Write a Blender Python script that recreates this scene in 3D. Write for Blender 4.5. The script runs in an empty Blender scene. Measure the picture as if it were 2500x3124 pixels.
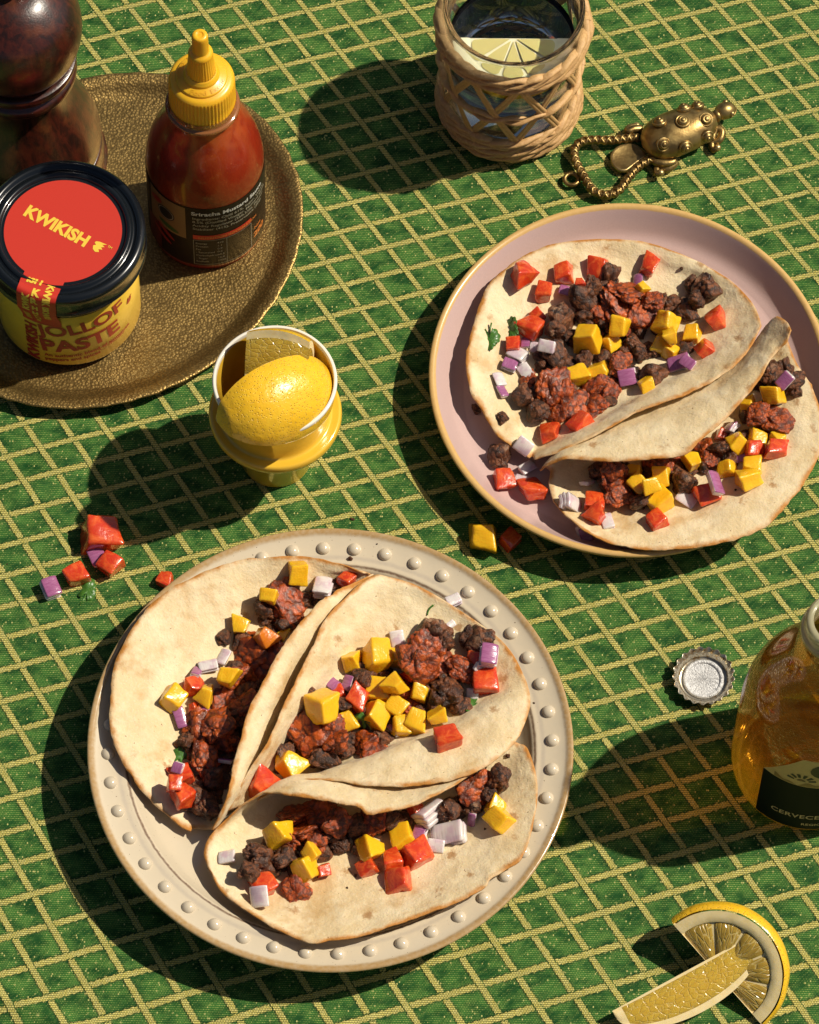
import bpy, bmesh, math, random
import numpy as np
from mathutils import Vector, Matrix, Euler, noise as mnoise
from mathutils.bvhtree import BVHTree

random.seed(7)
C = bpy.context.scene.collection
SC = bpy.context.scene
CM = 0.01                      # everything below is written in centimetres

# ------------------------------------------------------------------ camera
F, D, EL, RO = 15000.0, 273.0, math.radians(63), math.radians(2.0)
camP = np.array([0, -D * math.cos(EL), D * math.sin(EL)])
cB = camP / np.linalg.norm(camP)
cR0 = np.array([1.0, 0, 0]); cU0 = np.cross(cB, cR0)
cR = cR0 * math.cos(RO) + cU0 * math.sin(RO)
cU = cU0 * math.cos(RO) - cR0 * math.sin(RO)
def ray(px, py):
    d = (px - 1250) * cR - (py - 1562) * cU - F * cB
    return d / np.linalg.norm(d)
def at(px, py, z=0.0):
    d = ray(px, py)
    return Vector(camP + d * ((z - camP[2]) / d[2]))
def cmpp(P):                   # centimetres per photo pixel at a point
    return float(-(np.array(P) - camP) @ cB) / F
cd = bpy.data.cameras.new('camera'); co = bpy.data.objects.new('camera', cd); C.objects.link(co)
cd.sensor_fit = 'HORIZONTAL'; cd.sensor_width = 36; cd.lens = F / 2500 * 36
cd.clip_start = 0.1; cd.clip_end = 200
M = Matrix.Identity(4)
for i in range(3):
    M[i][0], M[i][1], M[i][2], M[i][3] = cR[i], cU[i], cB[i], camP[i] * CM
co.matrix_world = M
SC.camera = co

# ------------------------------------------------------------------ light
SUN_EL, SUN_AZ = math.radians(51), math.radians(15)      # azimuth from +x towards +y
w = bpy.data.worlds.new('World'); SC.world = w; w.use_nodes = True
nt = w.node_tree; bg = nt.nodes['Background']
sky = nt.nodes.new('ShaderNodeTexSky'); sky.sky_type = 'NISHITA'; sky.sun_disc = False
sky.sun_elevation = SUN_EL; sky.sun_rotation = math.pi / 2 - SUN_AZ
nt.links.new(sky.outputs[0], bg.inputs[0]); bg.inputs[1].default_value = 0.05; sky.air_density = 0.7; sky.dust_density = 2.0; sky.ozone_density = 0.4
sd = bpy.data.lights.new('sun', 'SUN'); so = bpy.data.objects.new('sun', sd); C.objects.link(so)
sd.energy = 4.9; sd.angle = math.radians(0.9); sd.color = (1.0, 0.915, 0.77)
sv = Vector((math.cos(SUN_EL) * math.cos(SUN_AZ), math.cos(SUN_EL) * math.sin(SUN_AZ), math.sin(SUN_EL)))
so.rotation_euler = sv.to_track_quat('Z', 'Y').to_euler(); so.location = sv * 3
SC.view_settings.view_transform = 'Standard'; SC.view_settings.look = 'None'
SC.view_settings.exposure = 0.0
SC.render.engine = 'CYCLES'
cy = SC.cycles
cy.max_bounces = 14; cy.transmission_bounces = 12; cy.transparent_max_bounces = 16
cy.sample_clamp_indirect = 6

# ------------------------------------------------------------------ node helper
class N:
    def __init__(s, name):
        s.m = bpy.data.materials.new(name); s.m.use_nodes = True
        s.t = s.m.node_tree; s.t.nodes.clear()
        s.out = s.t.nodes.new('ShaderNodeOutputMaterial')
        s._c = None
    def n(s, t): return s.t.nodes.new('ShaderNode' + t)
    def set(s, sock, v):
        if hasattr(v, 'is_output'): s.t.links.new(v, sock)
        elif isinstance(v, (tuple, list)) and len(v) == 3 and sock.type == 'RGBA': sock.default_value = (*v, 1)
        else: sock.default_value = v
    def co(s, which='Object'):
        if s._c is None: s._c = s.n('TexCoord')
        return s._c.outputs[which]
    def cm(s):                  # object coordinates in centimetres
        return s.vmath('SCALE', s.co(), scale=100.0)
    def math(s, op, a, b=0.0, c=0.0, clamp=False):
        x = s.n('Math'); x.operation = op; x.use_clamp = clamp
        for i, v in enumerate((a, b, c)): s.set(x.inputs[i], v)
        return x.outputs[0]
    def vmath(s, op, a, b=None, scale=None):
        x = s.n('VectorMath'); x.operation = op; s.set(x.inputs[0], a)
        if b is not None: s.set(x.inputs[1], b)
        if scale is not None: s.set(x.inputs['Scale'], scale)
        return x.outputs[0]
    def sep(s, v):
        x = s.n('SeparateXYZ'); s.set(x.inputs[0], v); return x.outputs
    def comb(s, a, b, c=0.0):
        x = s.n('CombineXYZ'); s.set(x.inputs[0], a); s.set(x.inputs[1], b); s.set(x.inputs[2], c); return x.outputs[0]
    def noise(s, v, scale, detail=2.0, rough=0.5, dist=0.0):
        x = s.n('TexNoise'); s.set(x.inputs['Vector'], v); x.inputs['Scale'].default_value = scale
        x.inputs['Detail'].default_value = detail; x.inputs['Roughness'].default_value = rough
        x.inputs['Distortion'].default_value = dist
        return x.outputs['Fac']
    def vor(s, v, scale, feat='F1', rnd=1.0):
        x = s.n('TexVoronoi'); s.set(x.inputs['Vector'], v); x.inputs['Scale'].default_value = scale
        x.feature = feat; x.inputs['Randomness'].default_value = rnd
        return x.outputs['Distance']
    def white(s, v):
        x = s.n('TexWhiteNoise'); x.noise_dimensions = '3D'; s.set(x.inputs['Vector'], v); return x.outputs['Value']
    def mix(s, f, a, b, mode='MIX'):
        x = s.n('Mix'); x.data_type = 'RGBA'; x.blend_type = mode
        s.set(x.inputs[0], f); s.set(x.inputs[6], a); s.set(x.inputs[7], b); return x.outputs[2]
    def step(s, v, a, b):       # smooth 0..1 between a and b
        x = s.n('MapRange'); x.interpolation_type = 'SMOOTHSTEP'
        s.set(x.inputs[0], v); x.inputs[1].default_value = a; x.inputs[2].default_value = b; return x.outputs[0]
    def attr(s, name):
        x = s.n('Attribute'); x.attribute_name = name; return x.outputs['Fac']
    def rnd(s): return s.n('ObjectInfo').outputs['Random']
    def bump(s, h, dist, strength=1.0, normal=None):
        x = s.n('Bump'); s.set(x.inputs['Height'], h); x.inputs['Distance'].default_value = dist * CM
        x.inputs['Strength'].default_value = strength
        if normal is not None: s.set(x.inputs['Normal'], normal)
        return x.outputs[0]
    def pbsdf(s, col, rough=0.5, normal=None, **k):
        x = s.n('BsdfPrincipled'); s.set(x.inputs['Base Color'], col); s.set(x.inputs['Roughness'], rough)
        if normal is not None: s.set(x.inputs['Normal'], normal)
        names = dict(metal='Metallic', spec='Specular IOR Level', sss='Subsurface Weight', sssr='Subsurface Radius',
                     ssss='Subsurface Scale', coat='Coat Weight', coatr='Coat Roughness', trans='Transmission Weight',
                     ior='IOR', sheen='Sheen Weight', alpha='Alpha', coatn='Coat Normal', sheenr='Sheen Roughness', sheent='Sheen Tint')
        for a, v in k.items(): s.set(x.inputs[names[a]], v)
        return x.outputs[0]
    def mixsh(s, f, a, b):
        x = s.n('MixShader'); s.set(x.inputs[0], f); s.set(x.inputs[1], a); s.set(x.inputs[2], b); return x.outputs[0]
    def done(s, sh):
        s.t.links.new(sh, s.out.inputs['Surface']); return s.m
def simple(name, col, rough=0.5, **k):
    n = N(name); return n.done(n.pbsdf(col, rough, **k))

# ------------------------------------------------------------------ geometry helpers (cm)
SOLID = []                     # (BVH) of what toppings can rest on
def link(o, parent=None):
    C.objects.link(o)
    if parent is not None: o.parent = parent
    return o
def mesh(name, V, Fc, mats, smooth=True, fm=None):
    me = bpy.data.meshes.new(name)
    me.from_pydata([(v[0] * CM, v[1] * CM, v[2] * CM) for v in V], [], [tuple(f) for f in Fc])
    for m in (mats if isinstance(mats, (list, tuple)) else [mats]): me.materials.append(m)
    if fm is not None: me.polygons.foreach_set('material_index', fm)
    me.polygons.foreach_set('use_smooth', [smooth] * len(me.polygons))
    me.update()
    return me
def obj(name, V, Fc, mats, parent=None, smooth=True, loc=None, fm=None):
    o = bpy.data.objects.new(name, mesh(name, V, Fc, mats, smooth, fm))
    if loc is not None: o.location = (loc[0] * CM, loc[1] * CM, loc[2] * CM)
    return link(o, parent)
def tag(o, label, cat, group=None):
    o['label'] = label; o['category'] = cat
    if group: o['group'] = group
    return o
def thing(name, label, cat, loc, rotz=0.0, group=None, rot=None):
    o = bpy.data.objects.new(name, None); o.empty_display_size = 0.01
    o.location = (loc[0] * CM, loc[1] * CM, loc[2] * CM)
    o.rotation_euler = rot if rot is not None else (0, 0, rotz)
    link(o); return tag(o, label, cat, group)
def lathe(prof, seg=96, close=False, rmod=None, a0=0.0, a1=2 * math.pi):
    V, Fc = [], []
    full = abs(a1 - a0 - 2 * math.pi) < 1e-6
    ns = seg if full else seg + 1
    for i in range(ns):
        a = a0 + (a1 - a0) * i / seg
        for k, (r, z) in enumerate(prof):
            rr = r * (rmod(a, k) if rmod else 1.0)
            V.append((rr * math.cos(a), rr * math.sin(a), z))
    n = len(prof)
    for i in range(seg):
        j = (i + 1) % ns
        for k in range(n if close else n - 1):
            l = (k + 1) % n
            Fc.append((i * n + k, j * n + k, j * n + l, i * n + l))
    return V, Fc
def crom(P, t):                # Catmull-Rom through a list of vectors, t in 0..len-1
    n = len(P); i = min(int(t), n - 2); f = t - i
    p0 = P[max(i - 1, 0)]; p1 = P[i]; p2 = P[i + 1]; p3 = P[min(i + 2, n - 1)]
    return 0.5 * ((2 * p1) + (p2 - p0) * f + (2 * p0 - 5 * p1 + 4 * p2 - p3) * f * f + (3 * p1 - p0 - 3 * p2 + p3) * f ** 3)
def smooth_prof(prof, n=6):
    P = [np.array(p, float) for p in prof]; out = []
    for i in range(len(P) - 1):
        for k in range(n): out.append(tuple(crom(P, i + k / n)))
    out.append(tuple(P[-1])); return out
def resample(P, n):
    P = [np.array(p, float) for p in P]
    d = [0.0]; fine = []
    m = (len(P) - 1) * 12
    for k in range(m + 1): fine.append(crom(P, k / 12))
    for k in range(m): d.append(d[-1] + np.linalg.norm(fine[k + 1] - fine[k]))
    tot = d[-1]; out = []; k = 0
    for i in range(n):
        s = tot * i / (n - 1)
        while k < m - 1 and d[k + 1] < s: k += 1
        f = 0 if d[k + 1] == d[k] else (s - d[k]) / (d[k + 1] - d[k])
        out.append(fine[k] * (1 - f) + fine[k + 1] * f)
    return out
def tube(P, rad, seg=8, flat=1.0, cap=True, up=(0, 0, 1)):
    """tube along points; rad number or function of 0..1; flat squeezes it along `up`"""
    V, Fc = [], []; n = len(P); P = [np.array(p, float) for p in P]
    upv = np.array(up, float)
    for i in range(n):
        t = P[min(i + 1, n - 1)] - P[max(i - 1, 0)]; t = t / (np.linalg.norm(t) + 1e-9)
        u = upv[i] if upv.ndim == 2 else upv
        s = np.cross(t, u); ls = np.linalg.norm(s)
        if ls < 1e-4: s = np.cross(t, np.array([1.0, 0.3, 0])); ls = np.linalg.norm(s)
        s /= ls; u2 = np.cross(s, t)
        r = rad(i / (n - 1)) if callable(rad) else rad
        for k in range(seg):
            a = 2 * math.pi * k / seg
            V.append(P[i] + s * (r * math.cos(a)) + u2 * (r * flat * math.sin(a)))
    for i in range(n - 1):
        for k in range(seg):
            l = (k + 1) % seg
            Fc.append((i * seg + k, i * seg + l, (i + 1) * seg + l, (i + 1) * seg + k))
    if cap:
        Fc.append(tuple(range(seg - 1, -1, -1))); Fc.append(tuple((n - 1) * seg + k for k in range(seg)))
    return V, Fc
def join(parts):
    V, Fc = [], []
    for v, f in parts:
        b = len(V); V += list(v); Fc += [tuple(i + b for i in q) for q in f]
    return V, Fc
def icos(sub):
    bm = bmesh.new(); bmesh.ops.create_icosphere(bm, subdivisions=sub, radius=1.0)
    V = [v.co.copy() for v in bm.verts]; Fc = [[v.index for v in f.verts] for f in bm.faces]; bm.free(); return V, Fc
ICO2, ICO3, ICO4, ICO5 = icos(2), icos(3), icos(4), icos(5)
def ball(c, r, ico=None):
    V, Fc = ico or ICO3
    r = r if hasattr(r, '__len__') else (r, r, r)
    return [(c[0] + v[0] * r[0], c[1] + v[1] * r[1], c[2] + v[2] * r[2]) for v in V], Fc
def text_polys(body, size, bold=0.0, shear=0.0, space=1.0):
    cu = bpy.data.curves.new('t', 'FONT'); cu.body = body; cu.size = size; cu.offset = bold; cu.shear = shear
    cu.space_character = space; cu.align_x = 'LEFT'; cu.resolution_u = 4
    o = bpy.data.objects.new('t', cu); C.objects.link(o)
    dg = bpy.context.evaluated_depsgraph_get(); dg.update()
    me = bpy.data.meshes.new_from_object(o.evaluated_get(dg))
    V = [(v.co.x, v.co.y) for v in me.vertices]; Fc = [tuple(p.vertices) for p in me.polygons]
    bpy.data.objects.remove(o); bpy.data.curves.remove(cu); bpy.data.meshes.remove(me)
    return V, Fc
def sliced(V2, Fc, dx):        # cut flat polygons into vertical strips so that they can be bent
    bm = bmesh.new(); vs = [bm.verts.new((x, y, 0)) for x, y in V2]
    for f in Fc:
        try: bm.faces.new([vs[i] for i in f])
        except ValueError: pass
    xs = [x for x, _ in V2]; x = math.floor(min(xs) / dx) * dx
    while x < max(xs):
        bmesh.ops.bisect_plane(bm, geom=bm.verts[:] + bm.edges[:] + bm.faces[:], plane_co=(x, 0, 0), plane_no=(1, 0, 0)); x += dx
    bm.verts.ensure_lookup_table(); bm.verts.index_update()
    V = [(v.co.x, v.co.y) for v in bm.verts]; F2 = [tuple(v.index for v in f.verts) for f in bm.faces]; bm.free()
    return V, F2
def rot2(V, a, ox=0, oy=0):
    c, s = math.cos(a), math.sin(a); return [(ox + x * c - y * s, oy + x * s + y * c) for x, y in V]
def wrap(V2, Fc, R, phi0, z0, out=0.02):     # bend flat artwork round a cylinder facing phi0
    V2, Fc = sliced(V2, Fc, 0.25)
    V = []
    for x, y in V2:
        a = phi0 + x / R; r = (R(y + z0) if callable(R) else R) + out
        V.append((r * math.cos(a), r * math.sin(a), z0 + y))
    return V, Fc
def centred(V2):
    xs = [v[0] for v in V2]; m = (min(xs) + max(xs)) / 2; return [(x - m, y) for x, y in V2]
def fbm(p, f, o=3):
    return mnoise.fractal(Vector(p) * f, 0.9, 2.0, o)
def solid(V, Fc):
    SOLID.append(BVHTree.FromPolygons([Vector(v) for v in V], [tuple(f) for f in Fc]))
def hit(px, py):
    d = Vector(ray(px, py)); o = Vector(camP); best = None
    for b in SOLID:
        r = b.ray_cast(o, d)
        if r[0] is not None and (best is None or r[3] < best[2]): best = (r[0], r[1], r[3])
    if best is None: return at(px, py, 0.0), Vector((0, 0, 1))
    n = best[1]
    if n.dot(d) > 0: n = -n
    return best[0], n
# ------------------------------------------------------------------ tablecloth
def st_of(X, Y):
    x, y = X / 20, Y / 20
    return (-4.71176 + 8.9502 * x + 6.29416 * y + .02127 * x * x + .36072 * x * y + .28651 * y * y,
            -5.5414 + 3.58028 * x - 10.41023 * y - .01479 * x * x + .22381 * x * y - .38845 * y * y)
def seg_d(p, a, b):
    ap = (p[0] - a[0], p[1] - a[1]); ab = (b[0] - a[0], b[1] - a[1])
    t = max(0, min(1, (ap[0] * ab[0] + ap[1] * ab[1]) / (ab[0] ** 2 + ab[1] ** 2)))
    return math.hypot(ap[0] - ab[0] * t, ap[1] - ab[1] * t)
folds = []
for pts, amp, wd in ((((-60, 3010), (70, 3070), (190, 3130), (300, 3200)), 0.32, 0.7),
                     (((330, 2990), (600, 3050), (900, 3075)), 0.16, 0.9),
                     (((60, 1500), (230, 1390), (420, 1345)), 0.16, 0.8),
                     (((1480, 2860), (1700, 2960), (1900, 3090)), 0.10, 0.8)):
    folds.append(([at(*p)[:2] for p in pts], amp, wd))
def cloth_z(x, y):
    z = 0.10 * mnoise.noise(Vector((x * 0.16, y * 0.16, 3.1))) + 0.035 * mnoise.noise(Vector((x * 0.5, y * 0.5, 8))) - 0.07
    for P, amp, wd in folds:
        d = min(seg_d((x, y), P[i], P[i + 1]) for i in range(len(P) - 1))
        if d < 3 * wd: z += amp * math.exp(-(d / wd) ** 2)
    return z
def make_cloth():
    def axis(lo, hi, a, b, fine, coarse):
        v = []; x = lo
        while x < hi: v.append(x); x += fine if a < x < b else coarse
        v.append(hi); return v
    xs = axis(-75, 75, -26, 26, 0.3, 2.5); ys = axis(-75, 85, -33, 35, 0.3, 2.5)
    V = [(x, y, cloth_z(x, y)) for y in ys for x in xs]; nx = len(xs)
    Fc = [(j * nx + i, j * nx + i + 1, (j + 1) * nx + i + 1, (j + 1) * nx + i) for j in range(len(ys) - 1) for i in range(nx - 1)]
    n = N('woven_cloth')
    uv = n.n('UVMap'); uv.uv_map = 'lattice'
    s, t, _ = n.sep(uv.outputs[0])
    X, Y, _ = n.sep(n.cm())
    wob = n.math('MULTIPLY', n.math('SUBTRACT', n.noise(n.cm(), 3.0, 2), 0.5), 0.05)
    s = n.math('ADD', s, wob); t = n.math('ADD', t, wob)
    rs, rt = n.math('ROUND', s), n.math('ROUND', t)
    ds, dt = n.math('SUBTRACT', s, rs), n.math('SUBTRACT', t, rt)
    odd = n.math('ABSOLUTE', n.math('FRACT', n.math('MULTIPLY', n.math('ADD', rs, rt), 0.5)))   # 0 or .5
    odd = n.math('GREATER_THAN', odd, 0.25)
    # stepped edges: threads climb in little stairs
    stair = n.math('MULTIPLY', n.math('SUBTRACT', n.math('FRACT', n.math('MULTIPLY', s, 5.0)), 0.5), 0.035)
    dta = n.math('ABSOLUTE', n.math('ADD', dt, stair))
    stair2 = n.math('MULTIPLY', n.math('SUBTRACT', n.math('FRACT', n.math('MULTIPLY', t, 9.0)), 0.5), 0.03)
    dsa = n.math('ABSOLUTE', n.math('ADD', ds, stair2))
    la = n.math('SUBTRACT', 1.0, n.step(dta, 0.078, 0.100)); lb = n.math('SUBTRACT', 1.0, n.step(dsa, 0.074, 0.096))
    gapa = n.math('MULTIPLY', n.math('SUBTRACT', 1.0, odd), n.math('LESS_THAN', dsa, 0.112))
    gapb = n.math('MULTIPLY', odd, n.math('LESS_THAN', dta, 0.118))
    la = n.math('MULTIPLY', la, n.math('SUBTRACT', 1.0, gapa)); lb = n.math('MULTIPLY', lb, n.math('SUBTRACT', 1.0, gapb))
    line = n.math('MAXIMUM', la, lb)
    # dark furrow along the bands
    near = n.math('MAXIMUM', n.math('SUBTRACT', 1.0, n.step(dta, 0.10, 0.17)), n.math('SUBTRACT', 1.0, n.step(dsa, 0.10, 0.17)))
    # single threads
    row = n.math('FLOOR', n.math('DIVIDE', Y, 0.118))
    xx = n.math('ADD', n.math('DIVIDE', X, 0.084), n.math('MULTIPLY', row, 0.5))
    fx = n.math('SUBTRACT', n.math('FRACT', xx), 0.5); fy = n.math('SUBTRACT', n.math('FRACT', n.math('DIVIDE', Y, 0.118)), 0.5)
    dot = n.math('ADD', n.math('MULTIPLY', fx, fx), n.math('MULTIPLY', fy, fy))
    cell = n.comb(n.math('FLOOR', xx), row, 0.0)
    rn = n.white(cell)
    big = n.math('SUBTRACT', 1.0, n.step(dot, 0.13, 0.25))
    small = n.math('SUBTRACT', 1.0, n.step(dot, 0.035, 0.12))
    patch = n.noise(n.vmath('MULTIPLY', n.cm(), (0.75, 1.3, 1)), 1.0, 3, 0.6)
    diag = n.noise(n.vmath('MULTIPLY', n.comb(n.math('ADD', X, Y), n.math('SUBTRACT', X, Y), 0), (0.9, 5.0, 1)), 1.0, 2, 0.6)
    dens = n.math('ADD', n.math('MULTIPLY', n.step(patch, 0.36, 0.62), 0.55), n.math('MULTIPLY', n.step(diag, 0.42, 0.66), 0.5))
    g = n.math('MULTIPLY', small, n.math('MULTIPLY', dens, n.math('ADD', 0.55, rn)), clamp=True)
    speck = n.math('MULTIPLY', big, n.math('GREATER_THAN', rn, n.math('SUBTRACT', 0.985, n.math('MULTIPLY', n.step(diag, .5, .75), 0.07))))
    base = n.mix(n.step(patch, 0.30, 0.70), (0.007, 0.052, 0.009), (0.030, 0.135, 0.022))
    base = n.mix(n.math('MULTIPLY', near, 0.65), base, (0.004, 0.028, 0.007))
    col = n.mix(n.math('MULTIPLY', g, 0.95), base, (0.34, 0.44, 0.11))
    col = n.mix(speck, col, (0.52, 0.50, 0.17))
    yel = n.mix(rn, (0.68, 0.58, 0.14), (0.82, 0.72, 0.25))
    lc = n.mix(n.math('ADD', n.math('MULTIPLY', big, 0.80), 0.14), (0.03, 0.075, 0.015), yel)
    col = n.mix(line, col, lc)
    h = n.math('ADD', n.math('MULTIPLY', line, n.math('ADD', 0.8, big)), n.math('MULTIPLY', g, 0.7))
    h = n.math('ADD', h, n.math('MULTIPLY', diag, 0.8))
    nm = n.bump(h, 0.05, 0.9)
    m = n.done(n.pbsdf(col, 0.7, nm, spec=0.15))
    o = obj('tablecloth', V, Fc, m)
    me = o.data; uvl = me.uv_layers.new(name='lattice')
    st = np.array([st_of(x, y) for y in ys for x in xs], np.float32)
    li = np.empty(len(me.loops), np.int32); me.loops.foreach_get('vertex_index', li)
    uvl.data.foreach_set('uv', st[li].ravel())
    tag(o, 'green woven tablecloth with a grid of slanting yellow lines, spread under everything', 'tablecloth')
    solid(V, Fc)
make_cloth()

# ------------------------------------------------------------------ plates
def glaze(name, col, rough=0.22, edge=None, er=None, speck=0.0, spots=(0.10, 0.07, 0.04)):
    n = N(name); p = n.cm(); c = n.mix(n.noise(p, 0.6, 3), col, tuple(v * 0.93 for v in col))
    if speck: c = n.mix(n.math('GREATER_THAN', n.noise(p, 9.0, 1), speck), c, spots)
    if edge:
        x, y, z = n.sep(p); r = n.math('SQRT', n.math('ADD', n.math('MULTIPLY', x, x), n.math('MULTIPLY', y, y)))
        r = n.math('ADD', r, n.math('MULTIPLY', n.math('SUBTRACT', n.noise(p, 2.5, 3), 0.5), 0.12))
        for (r0, r1, ec, soft) in edge:
            f = n.math('MULTIPLY', n.step(r, r0 - soft, r0 + soft), n.math('SUBTRACT', 1.0, n.step(r, r1 - soft, r1 + soft)))
            c = n.mix(n.math('MULTIPLY', f, n.math('ADD', 0.55, n.math('MULTIPLY', n.noise(p, 5, 2), 0.7)), clamp=True), c, ec)
    nm = n.bump(n.noise(p, 1.1, 2), 0.03, 0.5)
    return n.done(n.pbsdf(c, rough, nm, coat=0.35, coatr=0.08))
def plate_white():
    z = 3.3; c = at(1009, 2272, z); R = 742 * cmpp(c); c.z = 0
    t = thing('beaded_plate', 'cream glazed plate with a raised ring of beads round its rim, holding three tacos', 'plate', c)
    prof = [(0.01, 1.45), (R * .30, 1.45), (R * .58, 1.5), (R * .70, 1.62), (R * .775, 1.95), (R * .815, 2.45), (R * .832, 2.72), (R * .842, 2.80),
            (R * .852, 2.86), (R * .87, 2.88), (R * .92, 2.98), (R * .962, 3.12), (R * .978, 3.24), (R * .992, 3.28), (R * 1.0, 3.22), (R * .998, 3.10),
            (R * .97, 2.85), (R * .86, 2.35), (R * .72, 1.05), (R * .62, 0.75), (R * .58, 0.1), (R * .54, 0.1), (R * .53, 0.7), (R * .3, 0.9), (0.01, 0.9)]
    p = smooth_prof(prof, 3)
    m = glaze('cream_glaze', (0.62, 0.53, 0.385), 0.2, [(R * .972, R * 1.02, (0.40, 0.25, 0.10), .12), (R * .838, R * .848, (0.17, 0.11, 0.07), .05), (R*.868,R*.885,(0.50,0.43,0.33),.1)], 0, 0.775, (0.16, 0.11, 0.07))
    V, Fc = lathe(p, 160); obj('dish', V, Fc, m, t)
    solid([(v[0] + c.x, v[1] + c.y, v[2]) for v in V], Fc)
    bm = glaze('bead_glaze', (0.60, 0.515, 0.38), 0.14)
    bv, bf = ball((0, 0, 0), (0.37, 0.37, 0.30), ICO3); bme = mesh('bead', bv, bf, bm)
    nb = 44
    for i in range(nb):
        a = 2 * math.pi * (i + .5) / nb; r = R * .916
        b = bpy.data.objects.new('bead', bme); b.location = (r * math.cos(a) * CM, r * math.sin(a) * CM, 2.96 * CM); link(b, t)
    return c, R
def plate_pink():
    z = 2.5; c = at(1327 * 1.4493, 791 * 1.4493, z); R = 614 * cmpp(c); c.z = 0
    t = thing('pink_plate', 'dusty pink plate with an upturned tan edged rim, holding two tacos', 'plate', c)
    prof = [(0.01, .85), (R * .45, .85), (R * .78, .88), (R * .84, 0.95), (R * .885, 1.2), (R * .925, 1.75), (R * .96, 2.3), (R * .972, 2.45), (R * .985, 2.50), (R * .998, 2.44),
            (R * 1.0, 2.3), (R * .985, 1.9), (R * .94, 1.0), (R * .86, .42), (R * .78, .2), (R * .7, .12), (R * .66, .05), (R * .62, .05), (R * .6, .3), (0.01, .35)]
    n = N('pink_glaze'); p = n.cm(); x, y, zz = n.sep(p)
    r = n.math('SQRT', n.math('ADD', n.math('MULTIPLY', x, x), n.math('MULTIPLY', y, y)))
    r = n.math('ADD', r, n.math('MULTIPLY', n.math('SUBTRACT', n.noise(p, 2.0, 3), 0.5), 0.05))
    c2 = n.mix(n.noise(p, 12, 2), (0.50, 0.345, 0.315), (0.57, 0.41, 0.375))
    out = n.math('MAXIMUM', n.step(r, R * .962, R * .968), n.math('MULTIPLY', n.math('GREATER_THAN', r, R * .80), n.math('LESS_THAN', zz, 0.8)))
    c2 = n.mix(out, c2, n.mix(n.noise(p, 5, 3), (0.55, 0.33, 0.10), (0.66, 0.43, 0.17)))
    m = n.done(n.pbsdf(c2, 0.3, n.bump(n.noise(p, 14, 2), 0.01, 0.4), coat=0.15, coatr=0.15))
    V, Fc = lathe(smooth_prof(prof, 4), 160); obj('dish', V, Fc, m, t)
    solid([(v[0] + c.x, v[1] + c.y, v[2]) for v in V], Fc)
    return c, R
WC, WR = plate_white()
PC, PR = plate_pink()

# ------------------------------------------------------------------ brass tray (slightly oval)
def tray():
    c = at(220 * 1.4493, 500 * 1.4493, 0.9)
    L = np.linalg.cholesky(np.array([[173900, 24300], [24300, 120400]]))   # image ellipse, y up
    G = []
    for e in ((1, 0), (0, 1)):
        d = L @ np.array(e) * 1.4493
        q = at(220 * 1.4493 + d[0], 500 * 1.4493 - d[1], 0.9); G.append((q.x - c.x, q.y - c.y))
    c.z = 0
    t = thing('brass_tray', 'old hammered brass tray carrying the mill, the jar and the sauce bottle', 'tray', c)
    n = N('hammered_brass'); p = n.cm()
    v = n.vor(p, 7.0); big = n.noise(p, 0.5, 4, 0.6)
    c1 = n.mix(big, (0.26, 0.165, 0.050), (0.46, 0.31, 0.105))
    c1 = n.mix(n.math('MULTIPLY', n.step(v, 0.25, 0.6), .6), c1, (0.15, 0.095, 0.030))
    scr = n.math('GREATER_THAN', n.noise(n.vmath('MULTIPLY', p, (1.2, 2.4, 1)), 1.1, 5, .7, 1.5), 0.735)
    c1 = n.mix(n.math('MULTIPLY', scr, 0.5), c1, (0.55, 0.45, 0.25))
    h = n.math('ADD', n.math('MULTIPLY', v, -1.0), n.math('MULTIPLY', big, 2.0))
    m = n.done(n.pbsdf(c1, n.math('ADD', 0.32, n.math('MULTIPLY', big, 0.22)), n.bump(h, 0.03, 0.8), metal=0.85))
    prof = [(0.001, .42), (.6, .42), (.84, .44), (.875, .47), (.905, .60), (.935, .82), (.955, .92), (.985, .98), (1.0, .96), (1.004, .88), (.99, .80), (.95, .70), (.91, .42), (.87, .28), (.6, .22), (0.001, .22)]
    V, Fc = lathe(smooth_prof(prof, 3), 140, rmod=lambda a, k: 1 + .0025 * math.sin(a * 37) * math.sin(a * 5.3) + .002 * math.sin(a * 91))
    V = [(v[0] * G[0][0] + v[1] * G[1][0], v[0] * G[0][1] + v[1] * G[1][1], v[2]) for v in V]
    obj('tray_dish', V, Fc, m, t)
    solid([(v[0] + c.x, v[1] + c.y, v[2]) for v in V], Fc)
tray()
TZ = 0.46
def face_yaw(c):               # angle on an upright cylinder that looks at the camera
    return math.atan2(camP[1] - c[1], camP[0] - c[0])
def print_mat(name, col, rough=0.45, **k):
    n = N(name); p = n.cm()
    return n.done(n.pbsdf(n.mix(n.noise(p, 6, 3), col, tuple(v * .82 for v in col)), rough, **k))
INK_Y = print_mat('yellow_ink', (0.85, 0.58, 0.06)); INK_R = print_mat('red_ink', (0.42, 0.018, 0.014))
INK_W = print_mat('white_ink', (0.80, 0.78, 0.70)); INK_K = print_mat('black_ink', (0.012, 0.014, 0.011))
INK_O = print_mat('orange_ink', (0.75, 0.22, 0.04)); INK_G = print_mat('grey_ink', (0.42, 0.38, 0.28))
PAPER_R = print_mat('red_paper', (0.70, 0.045, 0.018), 0.5); PAPER_Y = print_mat('yellow_paper', (0.80, 0.50, 0.035), 0.42)
GLASSM = None

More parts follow.
